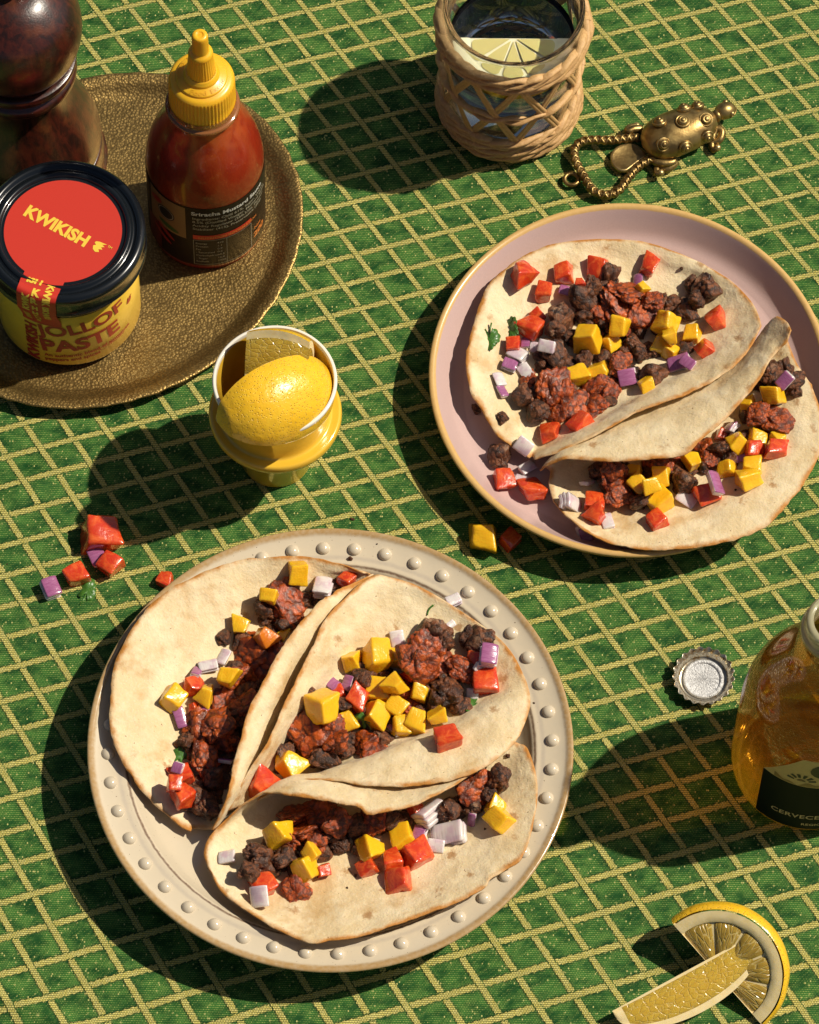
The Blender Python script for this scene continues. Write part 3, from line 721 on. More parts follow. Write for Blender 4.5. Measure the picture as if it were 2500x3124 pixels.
# thick half slice on the cloth
def half_slice():
    k = 1 / 1.5077; O = (1850, 2700)
    def z(x, y): return (O[0] + x * k, O[1] + y * k)
    R = 3.62; th = 1.5
    ctr = at(*z(512, 412), 1.35)
    m = frame(ctr, idir(.66, -.75, 0.0), idir(-.36, .10, .90))      # x along the cut, z the face normal
    # make y point up-right
    t = bpy.data.objects.new('lemon_slice', None); t.empty_display_size = .01; link(t)
    if (m.to_3x3() @ Vector((0, 1, 0))).dot(idir(.75, .66, 0)) < 0:
        m = m @ Matrix.Rotation(math.pi, 4, 'Z')
    M2 = m.copy(); M2.translation = M2.translation * CM; t.matrix_world = M2
    tag(t, 'thick half slice of lemon lying on the cloth near the bottle, partly under a wedge', 'lemon', 'lemon pieces')
    na = 64; A = [math.pi * i / na for i in range(na + 1)]
    pr = smooth_prof([(R * .86, .0), (R * .93, .02), (R * .985, -.03), (R * 1.03, -.35), (R * 1.035, -.9), (R * .98, -1.5), (R * .86, -1.75)], 4)
    V, F1, F2 = [], [], []; n = len(pr)
    for a in A:
        wv = 1 + .012 * mnoise.noise(Vector((math.cos(a) * 3, math.sin(a) * 3, 0)))
        for r, zz in pr: V.append((r * wv * math.cos(a), r * wv * math.sin(a), zz))
    for i in range(na):
        for q in range(n - 1):
            f = (i * n + q, (i + 1) * n + q, (i + 1) * n + q + 1, i * n + q + 1); (F1 if q < 7 else F2).append(f)
    obj('peel', V, F2, PEEL, t)
    # pith ring on the face
    V, Fp = [], []; rr = [R * .775, R * .80, R * .88, R * .95]
    for a in A:
        for q, r in enumerate(rr): V.append((r * math.cos(a), r * math.sin(a), (-.06, .0, .03, .02)[q] + .02 * mnoise.noise(Vector((a * 6, q, 0)))))
    for i in range(na):
        for q in range(3): Fp.append((i * 4 + q, (i + 1) * 4 + q, (i + 1) * 4 + q + 1, i * 4 + q + 1))
    b = len(V); V += [(R * .97, 0, 0), (R * .97, 0, -1.6), (-R * .97, 0, -1.6), (-R * .97, 0, 0)]
    obj('pith', V, Fp, PITH, t); b_ = [(R * 1.0, -.0, -.03), (R * .9, -.0, -1.7), (-R * .9, -.0, -1.7), (-R * 1.0, -.0, -.03)]
    obj('cut_side', b_, [(0, 1, 2, 3)], PITH, t)
    n = N('slice_flesh'); p = n.cm(); x, y, zz = n.sep(p); ang = n.math('ARCTAN2', y, x); r = n.math('SQRT', n.math('ADD', n.math('MULTIPLY', x, x), n.math('MULTIPLY', y, y)))
    v = n.vor(n.comb(n.math('MULTIPLY', ang, 9.0), n.math('MULTIPLY', r, 1.0), 0), 1.2, 'DISTANCE_TO_EDGE')
    q = n.noise(n.comb(n.math('MULTIPLY', ang, 8.0), n.math('MULTIPLY', r, 1.0), 0), 1.5, 4)
    col = n.mix(q, (0.22, 0.13, 0.010), (0.50, 0.34, 0.06)); col = n.mix(n.math('MULTIPLY', n.math('SUBTRACT', 1.0, n.step(v, .0, .07)), .7), col, (0.62, 0.50, 0.2))
    fm = n.done(n.pbsdf(col, .18, n.bump(n.math('ADD', n.step(v, 0, .15), q), .05, .6), sss=.4, sssr=(.02, .012, .003), coat=.5, coatr=.08))
    nseg = 5; g = .025
    for s in range(nseg):
        a0 = math.pi * s / nseg + g; a1 = math.pi * (s + 1) / nseg - g; V, Fc = [], []
        rn = [.03, .1, .25, .45, .62, .73, .78]
        for i in range(15):
            a = a0 + (a1 - a0) * i / 14; e = math.sin(math.pi * i / 14)
            for q, f in enumerate(rn):
                rad = R * f * (1 - (.05 * (1 - e ** .3) if q == 6 else 0))
                V.append((rad * math.cos(a), rad * math.sin(a), -.16 + .16 * e ** .6 * (1 if 0 < q < 6 else .2)))
        for i in range(14):
            for q in range(6): Fc.append((i * 7 + q, i * 7 + q + 1, (i + 1) * 7 + q + 1, (i + 1) * 7 + q))
        obj('segment', V, Fc, fm, t)
    V = [(R * .79 * math.cos(a), R * .79 * math.sin(a), -.17) for a in A]; obj('membrane', V, [tuple(range(na + 1))], PITH, t, smooth=False)
half_slice()
q0 = at(1850 + 350 / 1.5077, 2700 + 470 / 1.5077, 1.6)
lemon_wedge('lemon_wedge', 'lemon wedge lying flesh up in front of the thick half slice on the cloth', 8.6, 2.3, 1.15,
            frame(q0 + idir(.1, .75, -.25), idir(.88, .47, -.05), idir(.42, -.80, -.55)))
# ------------------------------------------------------------------ tumbler in a woven sleeve
def tumbler():
    c = at(1551, 314, 0); c.z = 0
    t = thing('wicker_glass', 'clear drinking glass in a woven straw sleeve, holding water and a lemon slice', 'glass', c)
    n = N('clear_glass'); gm = n.done(n.pbsdf((0.93, 0.985, 0.96), .0, trans=1.0, ior=1.45))
    Rt, Rb, H = 3.98, 3.62, 10.4
    def Ro(z): return Rb + (Rt - Rb) * (z / H)
    prof = [(.01, .1), (3.2, .1), (3.5, .2), (Ro(.6), .6), (Ro(4), 4), (Ro(8), 8), (Ro(10), 10.0), (Ro(10.2) + .03, 10.25), (Ro(10.3) - .02, 10.42), (Ro(10.3) - .17, 10.45), (Ro(10) - .26, 10.3), (Ro(9.8) - .25, 9.8), (Ro(6) - .25, 6), (Ro(2) - .25, 2.0), (3.2, 1.3), (2.6, 1.1), (.01, 1.0)]
    V, Fc = lathe(smooth_prof(prof, 4), 120); obj('glass_wall', V, Fc, gm, t)
    n = N('water'); wm = n.done(n.pbsdf((0.97, .99, .97), .0, trans=1.0, ior=1.33))
    wl = 6.9
    prof = [(.01, 1.02), (2.6, 1.12), (3.2, 1.32), (Ro(2) - .262, 2.0), (Ro(4) - .262, 4), (Ro(6) - .262, 6), (Ro(wl) - .262, wl + .08), (Ro(wl) - .40, wl), (2, wl - .01), (.01, wl - .01)]
    V, Fc = lathe(prof, 120); obj('water', V, Fc, wm, t)
    n = N('straw'); p = n.cm(); f = n.noise(n.vmath('MULTIPLY', p, (1, 1, 2.2)), 3.0, 5, .7, 1)
    col = n.mix(n.step(f, .3, .7), (0.36, 0.175, 0.055), (0.70, 0.44, 0.19)); col = n.mix(n.noise(p, .8, 2), col, (0.58, 0.35, 0.135))
    sm = n.done(n.pbsdf(col, .55, n.bump(f, .05, .8)))
    def band(z0, amp, k, strands, r0, rad, name, fl=.6, zw=None):
        P_ = []
        for s in range(strands):
            pts = []
            for i in range(241):
                a = 2 * math.pi * i / 240; ph = 2 * math.pi * s / strands
                z = z0 + amp * math.sin(a * k + ph + 1.6 * mnoise.noise(Vector((math.cos(a) * 1.5, math.sin(a) * 1.5, z0 * 3)))) + .12 * mnoise.noise(Vector((math.cos(a) * 2, math.sin(a) * 2, s + z0)))
                r = Ro(z0) + r0 + .10 * math.cos(a * k + ph) * (1 if strands > 1 else 0)
                pts.append((r * math.cos(a), r * math.sin(a), z))
            P_.append(tube(pts, lambda u, s=s: rad * (1 + .45 * mnoise.noise(Vector((u * 30, s, z0)))), 8, fl, cap=False, up=[(0, 0, 1)] * 241))
        for s, (v, f_) in enumerate(P_): obj(name, v, f_, sm, t)
    band(8.80, .24, 7, 3, .22, .25, 'top_strand', .55); band(8.35, .26, 6, 3, .27, .26, 'top_strand', .5); band(7.9, .16, 8, 2, .20, .20, 'top_strand', .6)
    band(4.55, .20, 7, 2, .19, .20, 'middle_strand', .55)
    band(1.85, .22, 7, 3, .20, .25, 'lower_strand', .55); band(1.25, .24, 6, 3, .27, .27, 'lower_strand', .5); band(.65, .24, 8, 3, .28, .27, 'lower_strand', .5); band(.28, .10, 9, 2, .22, .2, 'lower_strand', .6)
    nr = 9
    for sg in (1, -1):
        for i in range(nr):
            a0 = 2 * math.pi * i / nr + .30; pts = []
            for k in range(25):
                u = k / 24; z = 8.3 - 6.7 * u; a = a0 + sg * (u - .5) * .78
                r = Ro(z) + .10 + (.07 if sg > 0 else 0)
                pts.append((r * math.cos(a), r * math.sin(a), z))
            V = []; Fc = []
            for k, q in enumerate(pts):
                a = math.atan2(q[1], q[0]); tg = np.array((-math.sin(a), math.cos(a), 0)); rd = np.array((math.cos(a), math.sin(a), 0)); q = np.array(q)
                for x_, o_ in ((-.26, 0), (-.22, .06), (-.02, .07), (0, .045), (.02, .07), (.22, .06), (.26, 0)): V.append(q + tg * x_ + rd * o_)
            for k in range(24):
                for e in range(6): b = k * 7 + e; Fc.append((b, b + 1, b + 8, b + 7))
            obj('flat_reed', V, Fc, sm, t)
    e = [(4.35 * math.cos(.05 + .02 * k), 4.35 * math.sin(.05 + .02 * k) + .02 * k, 8.3 - .35 * k) for k in range(6)]
    v, f = tube(e, lambda u: .13 * (1 - .8 * u), 6, .5); obj('loose_straw_end', v, f, sm, t)
    # half slice of lemon in the water, leaning against the front
    d = idir(.02, -.55, 0); 
    s = bpy.data.objects.new('lemon_half_slice', None); s.empty_display_size = .01; link(s)
    m = frame(Vector((c.x, c.y, 0)) + Vector((.05, -.35, 7.55)), (1, .02, .02), (0, -.10, 1)); m2 = m.copy(); m2.translation = m2.translation * CM; s.matrix_world = m2
    tag(s, 'half slice of lemon floating against the front wall inside the straw covered glass', 'lemon', 'lemon pieces')
    R = 3.35; na = 48
    V, F1, F2 = [], [], []; A = [-math.pi * i / na for i in range(na + 1)]
    pr = [(R * .74, .0), (R * .78, .02), (R * .97, .02), (R, -.04), (R * 1.0, -.75), (R * .97, -.8), (R * .05, -.8)]
    for a in A:
        for r, zz in pr: V.append((r * math.cos(a), r * math.sin(a), zz))
    for i in range(na):
        for q in range(6):
            (F2 if q in (3,) else F1).append((i * 7 + q, i * 7 + q + 1, (i + 1) * 7 + q + 1, (i + 1) * 7 + q))
    wp = simple('wet_pith', (0.80, 0.77, 0.55), .3, sss=.3, sssr=(.01, .008, .004)); wf = simple('wet_flesh', (0.62, 0.55, 0.22), .15, sss=.4, sssr=(.02, .014, .004), coat=.5)
    obj('pith', V, F1, wp, s); obj('peel', V, F2, PEEL, s)
    V = [(0, 0, -.05)] + [(R * .76 * math.cos(a), R * .76 * math.sin(a), -.05) for a in A]; obj('membrane', V, [(0, k + 1, k) for k in range(1, na + 1)], wp, s)
    for q in range(5):
        a0, a1 = -math.pi * q / 5 - .05, -math.pi * (q + 1) / 5 + .05; V = [(.2 * math.cos((a0 + a1) / 2), .2 * math.sin((a0 + a1) / 2), .0)]; Fc = []
        for i in range(13):
            a = a0 + (a1 - a0) * i / 12; r = R * .72 * (1 - .08 * abs(i / 6 - 1) ** 4); V += [(r * .6 * math.cos(a), r * .6 * math.sin(a), .07), (r * math.cos(a), r * math.sin(a), .0)]
        for i in range(12): b = 1 + 2 * i; Fc += [(0, b + 2, b), (b, b + 2, b + 3, b + 1)]
        obj('segment', V, Fc, wf, s)
tumbler()

# ------------------------------------------------------------------ brass bottle opener (a spotted frog)
def opener():
    n = N('worn_brass'); p = n.cm(); q = n.noise(p, 1.6, 4)
    geo = n.n('NewGeometry').outputs['Pointiness']
    col = n.mix(n.step(q, .35, .65), (0.20, 0.125, 0.042), (0.38, 0.26, 0.095)); col = n.mix(n.step(geo, .50, .60), col, (0.55, 0.40, 0.17))
    m = n.done(n.pbsdf(col, n.math('ADD', .30, n.math('MULTIPLY', q, .2)), n.bump(n.noise(p, 7, 3), .02, .5), metal=.9))
    def pt(x, y, z): return at(1250 + x / 1.5, y / 1.5, z)
    base = pt(1080, 700, 0); base.z = 0
    t = thing('bottle_opener', 'brass bottle opener shaped like a spotted frog, with a rope edged loop', 'bottle opener', base)
    def L(x, y, z): q = pt(x, y, z) - base; return np.array(q)
    b0, b1 = L(1085, 665, .75), L(1385, 545, .8)
    ax = b1 - b0; ln = np.linalg.norm(ax); ax /= ln; side = np.cross((0, 0, 1), ax); side /= np.linalg.norm(side)
    mid = (b0 + b1) / 2
    def bodyp(u, a, k=1.0):
        w = (1 - abs(u) ** 2.6) ** .5; wide = 1.42 - .12 * u
        return mid + ax * (u * (ln / 2 + .25)) + side * (wide * w * math.cos(a) * k) + np.array((0, 0, 1)) * (1.15 * w * math.sin(a) * k * (1 if math.sin(a) > 0 else .45))
    V, Fc = [], []
    nu, na = 36, 40
    for i in range(nu + 1):
        u = -1 + 2 * i / nu
        for k in range(na): V.append(bodyp(u, 2 * math.pi * k / na))
    for i in range(nu):
        for k in range(na): l = (k + 1) % na; Fc.append((i * na + k, i * na + l, (i + 1) * na + l, (i + 1) * na + k))
    obj('body', V, Fc, m, t)
    for u, a in ((.62, 1.25), (.05, 1.55), (.50, .42), (-.12, .45), (-.62, .95), (-.45, 2.0), (.28, 2.25), (.62, 2.3)):
        a = math.pi - a
        if True:
            pc = bodyp(u, a); nn = bodyp(u, a, 1.2) - pc; nn /= np.linalg.norm(nn)
            V, Fc = lathe(smooth_prof([(.42, -.08), (.43, .05), (.38, .12), (.33, .10), (.28, .20), (.2, .27), (.14, .26), (.09, .33), (.01, .34)], 3), 28)
            fm = frame(Vector(pc), Vector(np.cross(nn, (0.3, .2, 1))), Vector(nn)); V = [fm @ Vector(v) for v in V]; obj('spot', V, Fc, m, t)
    hd = L(1445, 505, .95); V, Fc = ball((0, 0, 0), 1, ICO4); fr = np.stack([ax, side, (0, 0, 1)], 1)
    V = [hd + fr @ (np.array(v) * (.66, .52, .50) + np.array((0, 0, -.06 * max(0, v[0])))) for v in V]
    V2, F2 = tube([mid + ax * (ln / 2 + .1), hd - ax * .3], .36, 14); obj('head', *join([(V, Fc), (V2, F2)]), m, t)
    for sg in (-1, 1):
        e = hd + ax * .22 + side * sg * .42 + np.array((0, 0, .16)); v, f = ball(e, .16, ICO3); v2, f2 = ball(e + side * sg * .06, .09, ICO2); obj('eye', *join([(v, f), (v2, f2)]), m, t)
    mo = [hd + fr @ (np.array((math.cos(a) * .67, math.sin(a) * .53, -.06))) for a in np.linspace(-1.5, 1.5, 16)]; v, f = tube(mo, .04, 6); obj('mouth', v, f, m, t)
    for pts in ([(1380, 640), (1400, 590), (1430, 600), (1420, 640), (1385, 655), (1390, 685), (1410, 675)],
                [(1110, 725), (1140, 745), (1190, 745), (1220, 740), (1180, 775), (1140, 760), (1130, 795), (1150, 790)],
                [(1060, 590), (1030, 590), (1000, 600), (1005, 585), (1040, 575)], [(1290, 500), (1270, 495), (1250, 500), (1255, 512)]):
        pp = [L(x, y, .35 + .15 * math.sin(i)) for i, (x, y) in enumerate(pts)]; pp = resample(pp, 24); v, f = tube(pp, lambda u: .26 - .07 * u, 12)
        v2, f2 = ball(pp[-1], .22, ICO2); obj('leg', *join([(v, f), (v2, f2)]), m, t)
    # rope edged triangular loop
    lp = [(1050, 632), (1000, 632), (920, 642), (840, 640), (780, 652), (755, 690), (762, 740), (800, 810), (830, 862), (870, 888), (920, 890), (965, 865), (1005, 810), (1050, 760), (1115, 722)]
    Q = resample([L(x, y, .45) for x, y in lp], 150)
    v, f = tube(Q, .22, 10, .9); obj('loop', v, f, m, t)
    for s in range(4):
        P_ = []
        for i, q in enumerate(Q):
            tg = Q[min(i + 1, 149)] - Q[max(i - 1, 0)]; tg /= np.linalg.norm(tg); n1 = np.cross(tg, (0, 0, 1)); a = (1 if s < 2 else -1) * i * .62 + math.pi * (s % 2)
            P_.append(q + n1 * (.20 * math.cos(a)) + np.array((0, 0, .20 * math.sin(a) + .02)))
        v, f = tube(P_, .085, 6); obj('rope_strand', v, f, m, t)
    tg_ = [L(x, y, .38) for x, y in ((1035, 655), (985, 655), (945, 672), (920, 705), (925, 745), (955, 778), (990, 782), (1015, 765), (1060, 730), (1090, 700))]
    cen = sum(tg_) / len(tg_); R_ = resample(tg_ + [tg_[0]], 40)[:-1]; V = [cen + np.array((0, 0, .02))]
    Fc = []
    for h, sc in ((.0, .82), (.03, .92), (-.06, 1.0), (-.3, .96)):
        V += [cen + (q - cen) * sc + np.array((0, 0, h)) for q in R_]
    for k in range(39):
        l = (k + 1) % 39; Fc.append((0, 1 + k, 1 + l))
        for r in range(3): Fc.append((1 + r * 39 + k, 1 + (r + 1) * 39 + k, 1 + (r + 1) * 39 + l, 1 + r * 39 + l))
    obj('tongue', V, Fc, m, t)
    rc = L(742, 820, .25); v, f = tube([rc + np.array((.40 * math.cos(a), .38 * math.sin(a), 0)) for a in np.linspace(0, 2 * math.pi, 33)], .13, 10, cap=False); obj('ring', v, f, m, t)
opener()

# ------------------------------------------------------------------ crown cap, upside down
def crown_cap():
    c = at(2147, 2075, 0); c.z = 0.03
    t = thing('crown_cap', 'silver crown cap lying upside down on the cloth beside the beer bottle', 'bottle cap', c, rot=(math.radians(5), math.radians(-4), .2))
    n = N('cap_steel'); p = n.cm(); q = n.noise(p, 5, 4); x, y, z = n.sep(p)
    col = n.mix(n.step(q, .52, .66), (0.52, 0.47, 0.36), (0.30, 0.19, 0.08))
    r = n.math('SQRT', n.math('ADD', n.math('MULTIPLY', x, x), n.math('MULTIPLY', y, y)))
    m = n.done(n.pbsdf(col, .30, n.bump(q, .02, .3), metal=.85))
    T = 21
    def rm(a, k): return 1 + (0.0 if k < 10 else .035 * math.cos(a * T) * min(1, (k - 10) / 6))
    prof = smooth_prof([(.01, .03), (1.1, .03), (1.28, .05), (1.36, .14), (1.40, .30), (1.50, .50), (1.60, .62), (1.655, .66)], 4)
    inn = smooth_prof([(1.63, .68), (1.56, .62), (1.45, .5), (1.34, .30), (1.28, .16), (1.2, .09), (.01, .08)], 4)
    n1 = len(prof)
    def rm(a, k):
        f = max(0, (k - 16) / (n1 - 17)) if k < n1 else max(0, 1 - (k - n1) / 10)
        return 1 + .040 * min(1, f) * math.cos(a * T)
    V, Fc = lathe(prof + inn, 210, rmod=rm); obj('crown_shell', V, Fc, m, t)
    pm = simple('cap_paint', (0.42, 0.55, 0.52), .3, metal=.3, coat=.4)
    V, Fc = lathe([(1.375, .12), (1.415, .28), (1.53, .50)], 210, rmod=lambda a, k: 1.004 + (.012 * math.cos(a * T) if k == 2 else 0)); po = obj('painted_skirt', V, Fc, pm, t)
    for txt, a0 in (('LARCO', -1.75), ('CHORRILLOS', -2.45)):
        V2, F2 = text_polys(txt, .17, .003); V2, F2 = sliced(V2, F2, .08)
        P = []
        for x_, y_ in V2:
            a = a0 + x_ / 1.42; zz = .30 + (.13 - y_); zz = .14 + (.17 - y_); rr = 1.375 + (zz - .12) * .26 + .02; P.append((rr * math.cos(a), rr * math.sin(a), zz))
        obj('lettering', P, F2, INK_K, po, smooth=False)
    n = N('cap_liner'); p = n.cm(); x, y, z = n.sep(p); an = n.math('ARCTAN2', y, x); r = n.math('SQRT', n.math('ADD', n.math('MULTIPLY', x, x), n.math('MULTIPLY', y, y)))
    q = n.noise(n.comb(n.math('MULTIPLY', an, 2.2), n.math('MULTIPLY', r, 1.2), 0), 2.4, 4, .65, 1.0); f = n.noise(p, 12, 3)
    lm = n.done(n.pbsdf(n.mix(f, (0.60, 0.60, 0.60), (0.78, 0.78, 0.77)), .42, n.bump(n.math('ADD', n.math('MULTIPLY', q, 1.4), n.math('MULTIPLY', f, .6)), .10, .9), metal=.25))
    V, Fc = lathe(smooth_prof([(.01, .11), (.86, .12), (.90, .13), (.93, .20), (1.0, .23), (1.08, .21), (1.14, .12)], 4), 90); obj('liner', V, Fc, lm, t)
crown_cap()

# ------------------------------------------------------------------ beer bottle
def beer():
    c = at(2462, 2335, 0); c.z = 0; yaw = face_yaw(c)
    t = thing('beer_bottle', 'bottle of golden beer with a black and cream label, at the right edge', 'beer bottle', c)
    n = N('beer_glass'); p = n.cm(); x, y, z = n.sep(p)
    drops = n.vor(p, 6.5); fine = n.noise(p, 11, 3, .6)
    h = n.math('ADD', n.math('MULTIPLY', n.math('SUBTRACT', 1.0, n.step(drops, .1, .55)), 1.0), fine)
    nm = n.bump(h, .035, .8)
    amber = n.mix(n.step(z, 3.0, 9.5), (0.95, 0.66, 0.07), (0.62, 0.27, 0.025))
    tr = n.n('BsdfTransparent'); n.set(tr.inputs[0], n.mix(n.step(z, 2, 9), (1.0, 0.74, 0.22), (0.95, 0.58, 0.14)))
    tl = n.n('BsdfTranslucent'); n.set(tl.inputs[0], amber); n.set(tl.inputs[1], nm)
    df = n.pbsdf(n.mix(n.step(z, 3.0, 9.0), (0.42, 0.25, 0.02), (0.20, 0.075, 0.006)), .15, nm, coat=.3, coatr=.06)
    body = n.mixsh(.35, tl.outputs[0], df)
    fr = n.n('Fresnel'); fr.inputs[0].default_value = 1.45; n.set(fr.inputs[1], nm)
    gl = n.n('BsdfGlossy'); gl.inputs[1].default_value = .08; n.set(gl.inputs[2], nm)
    sh = n.mixsh(.48, tr.outputs[0], body); sh = n.mixsh(n.math('MULTIPLY', fr.outputs[0], .9), sh, gl.outputs[0])
    bm_ = n.done(sh)
    R = 4.18
    prof = [(.01, .35), (2.6, .3), (3.4, .05), (3.75, .12), (4.05, .55), (R, 1.3), (R, 2.5), (R, 7.2), (4.12, 8.4), (3.95, 9.6), (3.6, 10.8), (3.1, 11.9), (2.55, 12.9), (2.1, 13.8), (1.8, 14.7), (1.66, 15.6), (1.6, 16.4)]
    V, Fc = lathe(smooth_prof(prof, 4), 120); obj('bottle_body', V, Fc, bm_, t)
    gn = N('neck_glass'); gm = gn.done(gn.mixsh(.5, gn.pbsdf((.62, .58, .36), .15, coat=.6), gn.pbsdf((.95, .95, .85), .05, trans=1, ior=1.3)))
    V, Fc = lathe(smooth_prof([(1.60, 16.4), (1.64, 16.6), (1.78, 16.7), (1.8, 17.1), (1.66, 17.25), (1.60, 17.5), (1.62, 17.9), (1.5, 18.1), (1.3, 18.1), (1.2, 17.9), (1.2, 16.5)], 4), 72); obj('bottle_mouth', V, Fc, gm, t)
    cream = print_mat('cream_label', (0.74, 0.53, 0.20), .5); dark = print_mat('dark_label', (0.006, 0.012, 0.007), .6, spec=.12)
    RR = R + .015
    x0 = -2.30                                             # left edge of the label along the wrap
    P, F3 = wrap([(x0, 0), (4.4, 0), (4.4, 5.4), (x0, 5.4)], [(0, 1, 2, 3)], RR, yaw, 1.0, .0); lo = obj('label', P, F3, dark, t)
    P, F3 = wrap([(x0, 0), (4.4, 0), (4.4, 3.3), (-.2, 3.3)], [(0, 1, 2, 3)], RR, yaw, 6.4, .002); up = obj('upper_label', P, F3, cream, t)
    def w(txt, size, x, z, ink, bold, par, sp=1.0):
        V2, F2 = text_polys(txt, size, bold, space=sp); P, F3 = wrap([(a + x, b) for a, b in V2], F2, RR, yaw, z, .02); obj('lettering', P, F3, ink, par, smooth=False)
    ck = print_mat('label_ink', (0.66, 0.50, 0.24))
    w('CERVECERIA', .62, -1.42, 2.35, ck, .012, lo, 1.08); w('REGIONAL', .36, .35, 1.5, ck, .008, lo, 1.1)
    V2, F2 = text_polys('C', 2.2, .13); P, F3 = wrap([(a * 1.1 + .3, b) for a, b in V2], F2, RR, yaw, 7.75, .02); obj('lettering', P, F3, INK_K, up, smooth=False)
    brown = print_mat('brown_ink', (0.16, 0.09, 0.03))
    for i in range(6):                                      # little rising sun
        a = math.pi * (.08 + .84 * i / 5); q = [(.40, -.07), (.80, -.11), (.80, .11), (.40, .07)]
        P, F3 = wrap([(x_ - .1, y_) for x_, y_ in rot2(q, a)], [(0, 1, 2, 3)], RR, yaw, 7.05, .02); obj('sun_ray', P, F3, INK_K, up, smooth=False)
    P, F3 = wrap([(-.1 + .24 * math.cos(a), .24 * math.sin(a)) for a in np.linspace(0, math.pi, 10)], [tuple(range(10))], RR, yaw, 7.05, .02); obj('sun_disc', P, F3, brown, up, smooth=False)
    hills = [(x_, .16 * math.sin(x_ * 3.1) + .12 * math.sin(x_ * 7) + .28) for x_ in np.linspace(-1.6, 3.5, 36)]
    P, F3 = wrap([(-1.6, .05)] + hills + [(3.5, .05)], [tuple(range(38))], RR, yaw, 6.42, .016); obj('hill_print', P, F3, print_mat('ochre_ink', (0.36, 0.22, 0.06)), up, smooth=False)
beer()
# ------------------------------------------------------------------ tortillas
def FW(x, y): return (240 + x / 1.1058, 1560 + y / 1.1058)      # reading frames of the two plates
def FP(x, y): return (1270 + x / 1.4024, 580 + y / 1.4024)
def tortilla_mat(name, k=0.0):
    n = N(name); p = n.cm()
    e = n.attr('rim')                                           # 0 at the edge, cm inwards
    nz = n.noise(p, 1.6, 4, .6); fine = n.noise(p, 7.5, 4, .65)
    col = n.mix(n.step(n.noise(p, .55, 4, .6), .35, .68), (0.66, 0.51, 0.285), (0.77, 0.64, 0.41))
    col = n.mix(n.math('MULTIPLY', n.step(fine, .50, .72), .35), col, (0.80, 0.70, 0.50))
    tan = n.step(n.noise(n.vmath('ADD', p, (7 + k, 3, 0)), .38, 4, .6), .54, .70)
    col = n.mix(n.math('MULTIPLY', tan, .55), col, (0.48, 0.27, 0.08))
    v = n.vor(n.vmath('ADD', p, n.comb(nz, fine, 0)), .52); spot = n.math('MULTIPLY', n.math('SUBTRACT', 1.0, n.step(v, .10, .24)), n.step(nz, .42, .58))
    col = n.mix(n.math('MULTIPLY', spot, .75), col, (0.36, 0.165, 0.045))
    blot = n.math('MULTIPLY', n.step(n.noise(n.vmath('ADD', p, (3, k, 9)), 2.6, 3, .6), .66, .76), .5)
    col = n.mix(blot, col, (0.42, 0.22, 0.07))
    ed = n.math('SUBTRACT', 1.0, n.step(n.math('ADD', e, n.math('MULTIPLY', n.math('SUBTRACT', nz, .5), .5)), .02, .38))
    col = n.mix(n.math('MULTIPLY', ed, n.math('ADD', .30, n.math('MULTIPLY', n.step(n.noise(p, .9, 3), .32, .62), .85)), clamp=True), col, (0.47, 0.20, 0.038))
    dots = n.math('GREATER_THAN', n.noise(n.vmath('ADD', p, (1, 1, k)), 5.0, 2), .745); col = n.mix(n.math('MULTIPLY', dots, .8), col, (0.16, 0.065, 0.025))
    h = n.math('ADD', n.math('MULTIPLY', fine, .7), n.math('MULTIPLY', n.noise(p, 2.2, 3, .6), 1.5))
    return n.done(n.pbsdf(col, .62, n.bump(h, .055, .75), spec=.3, sss=.12, sssr=(.008, .005, .002), sheen=.05))
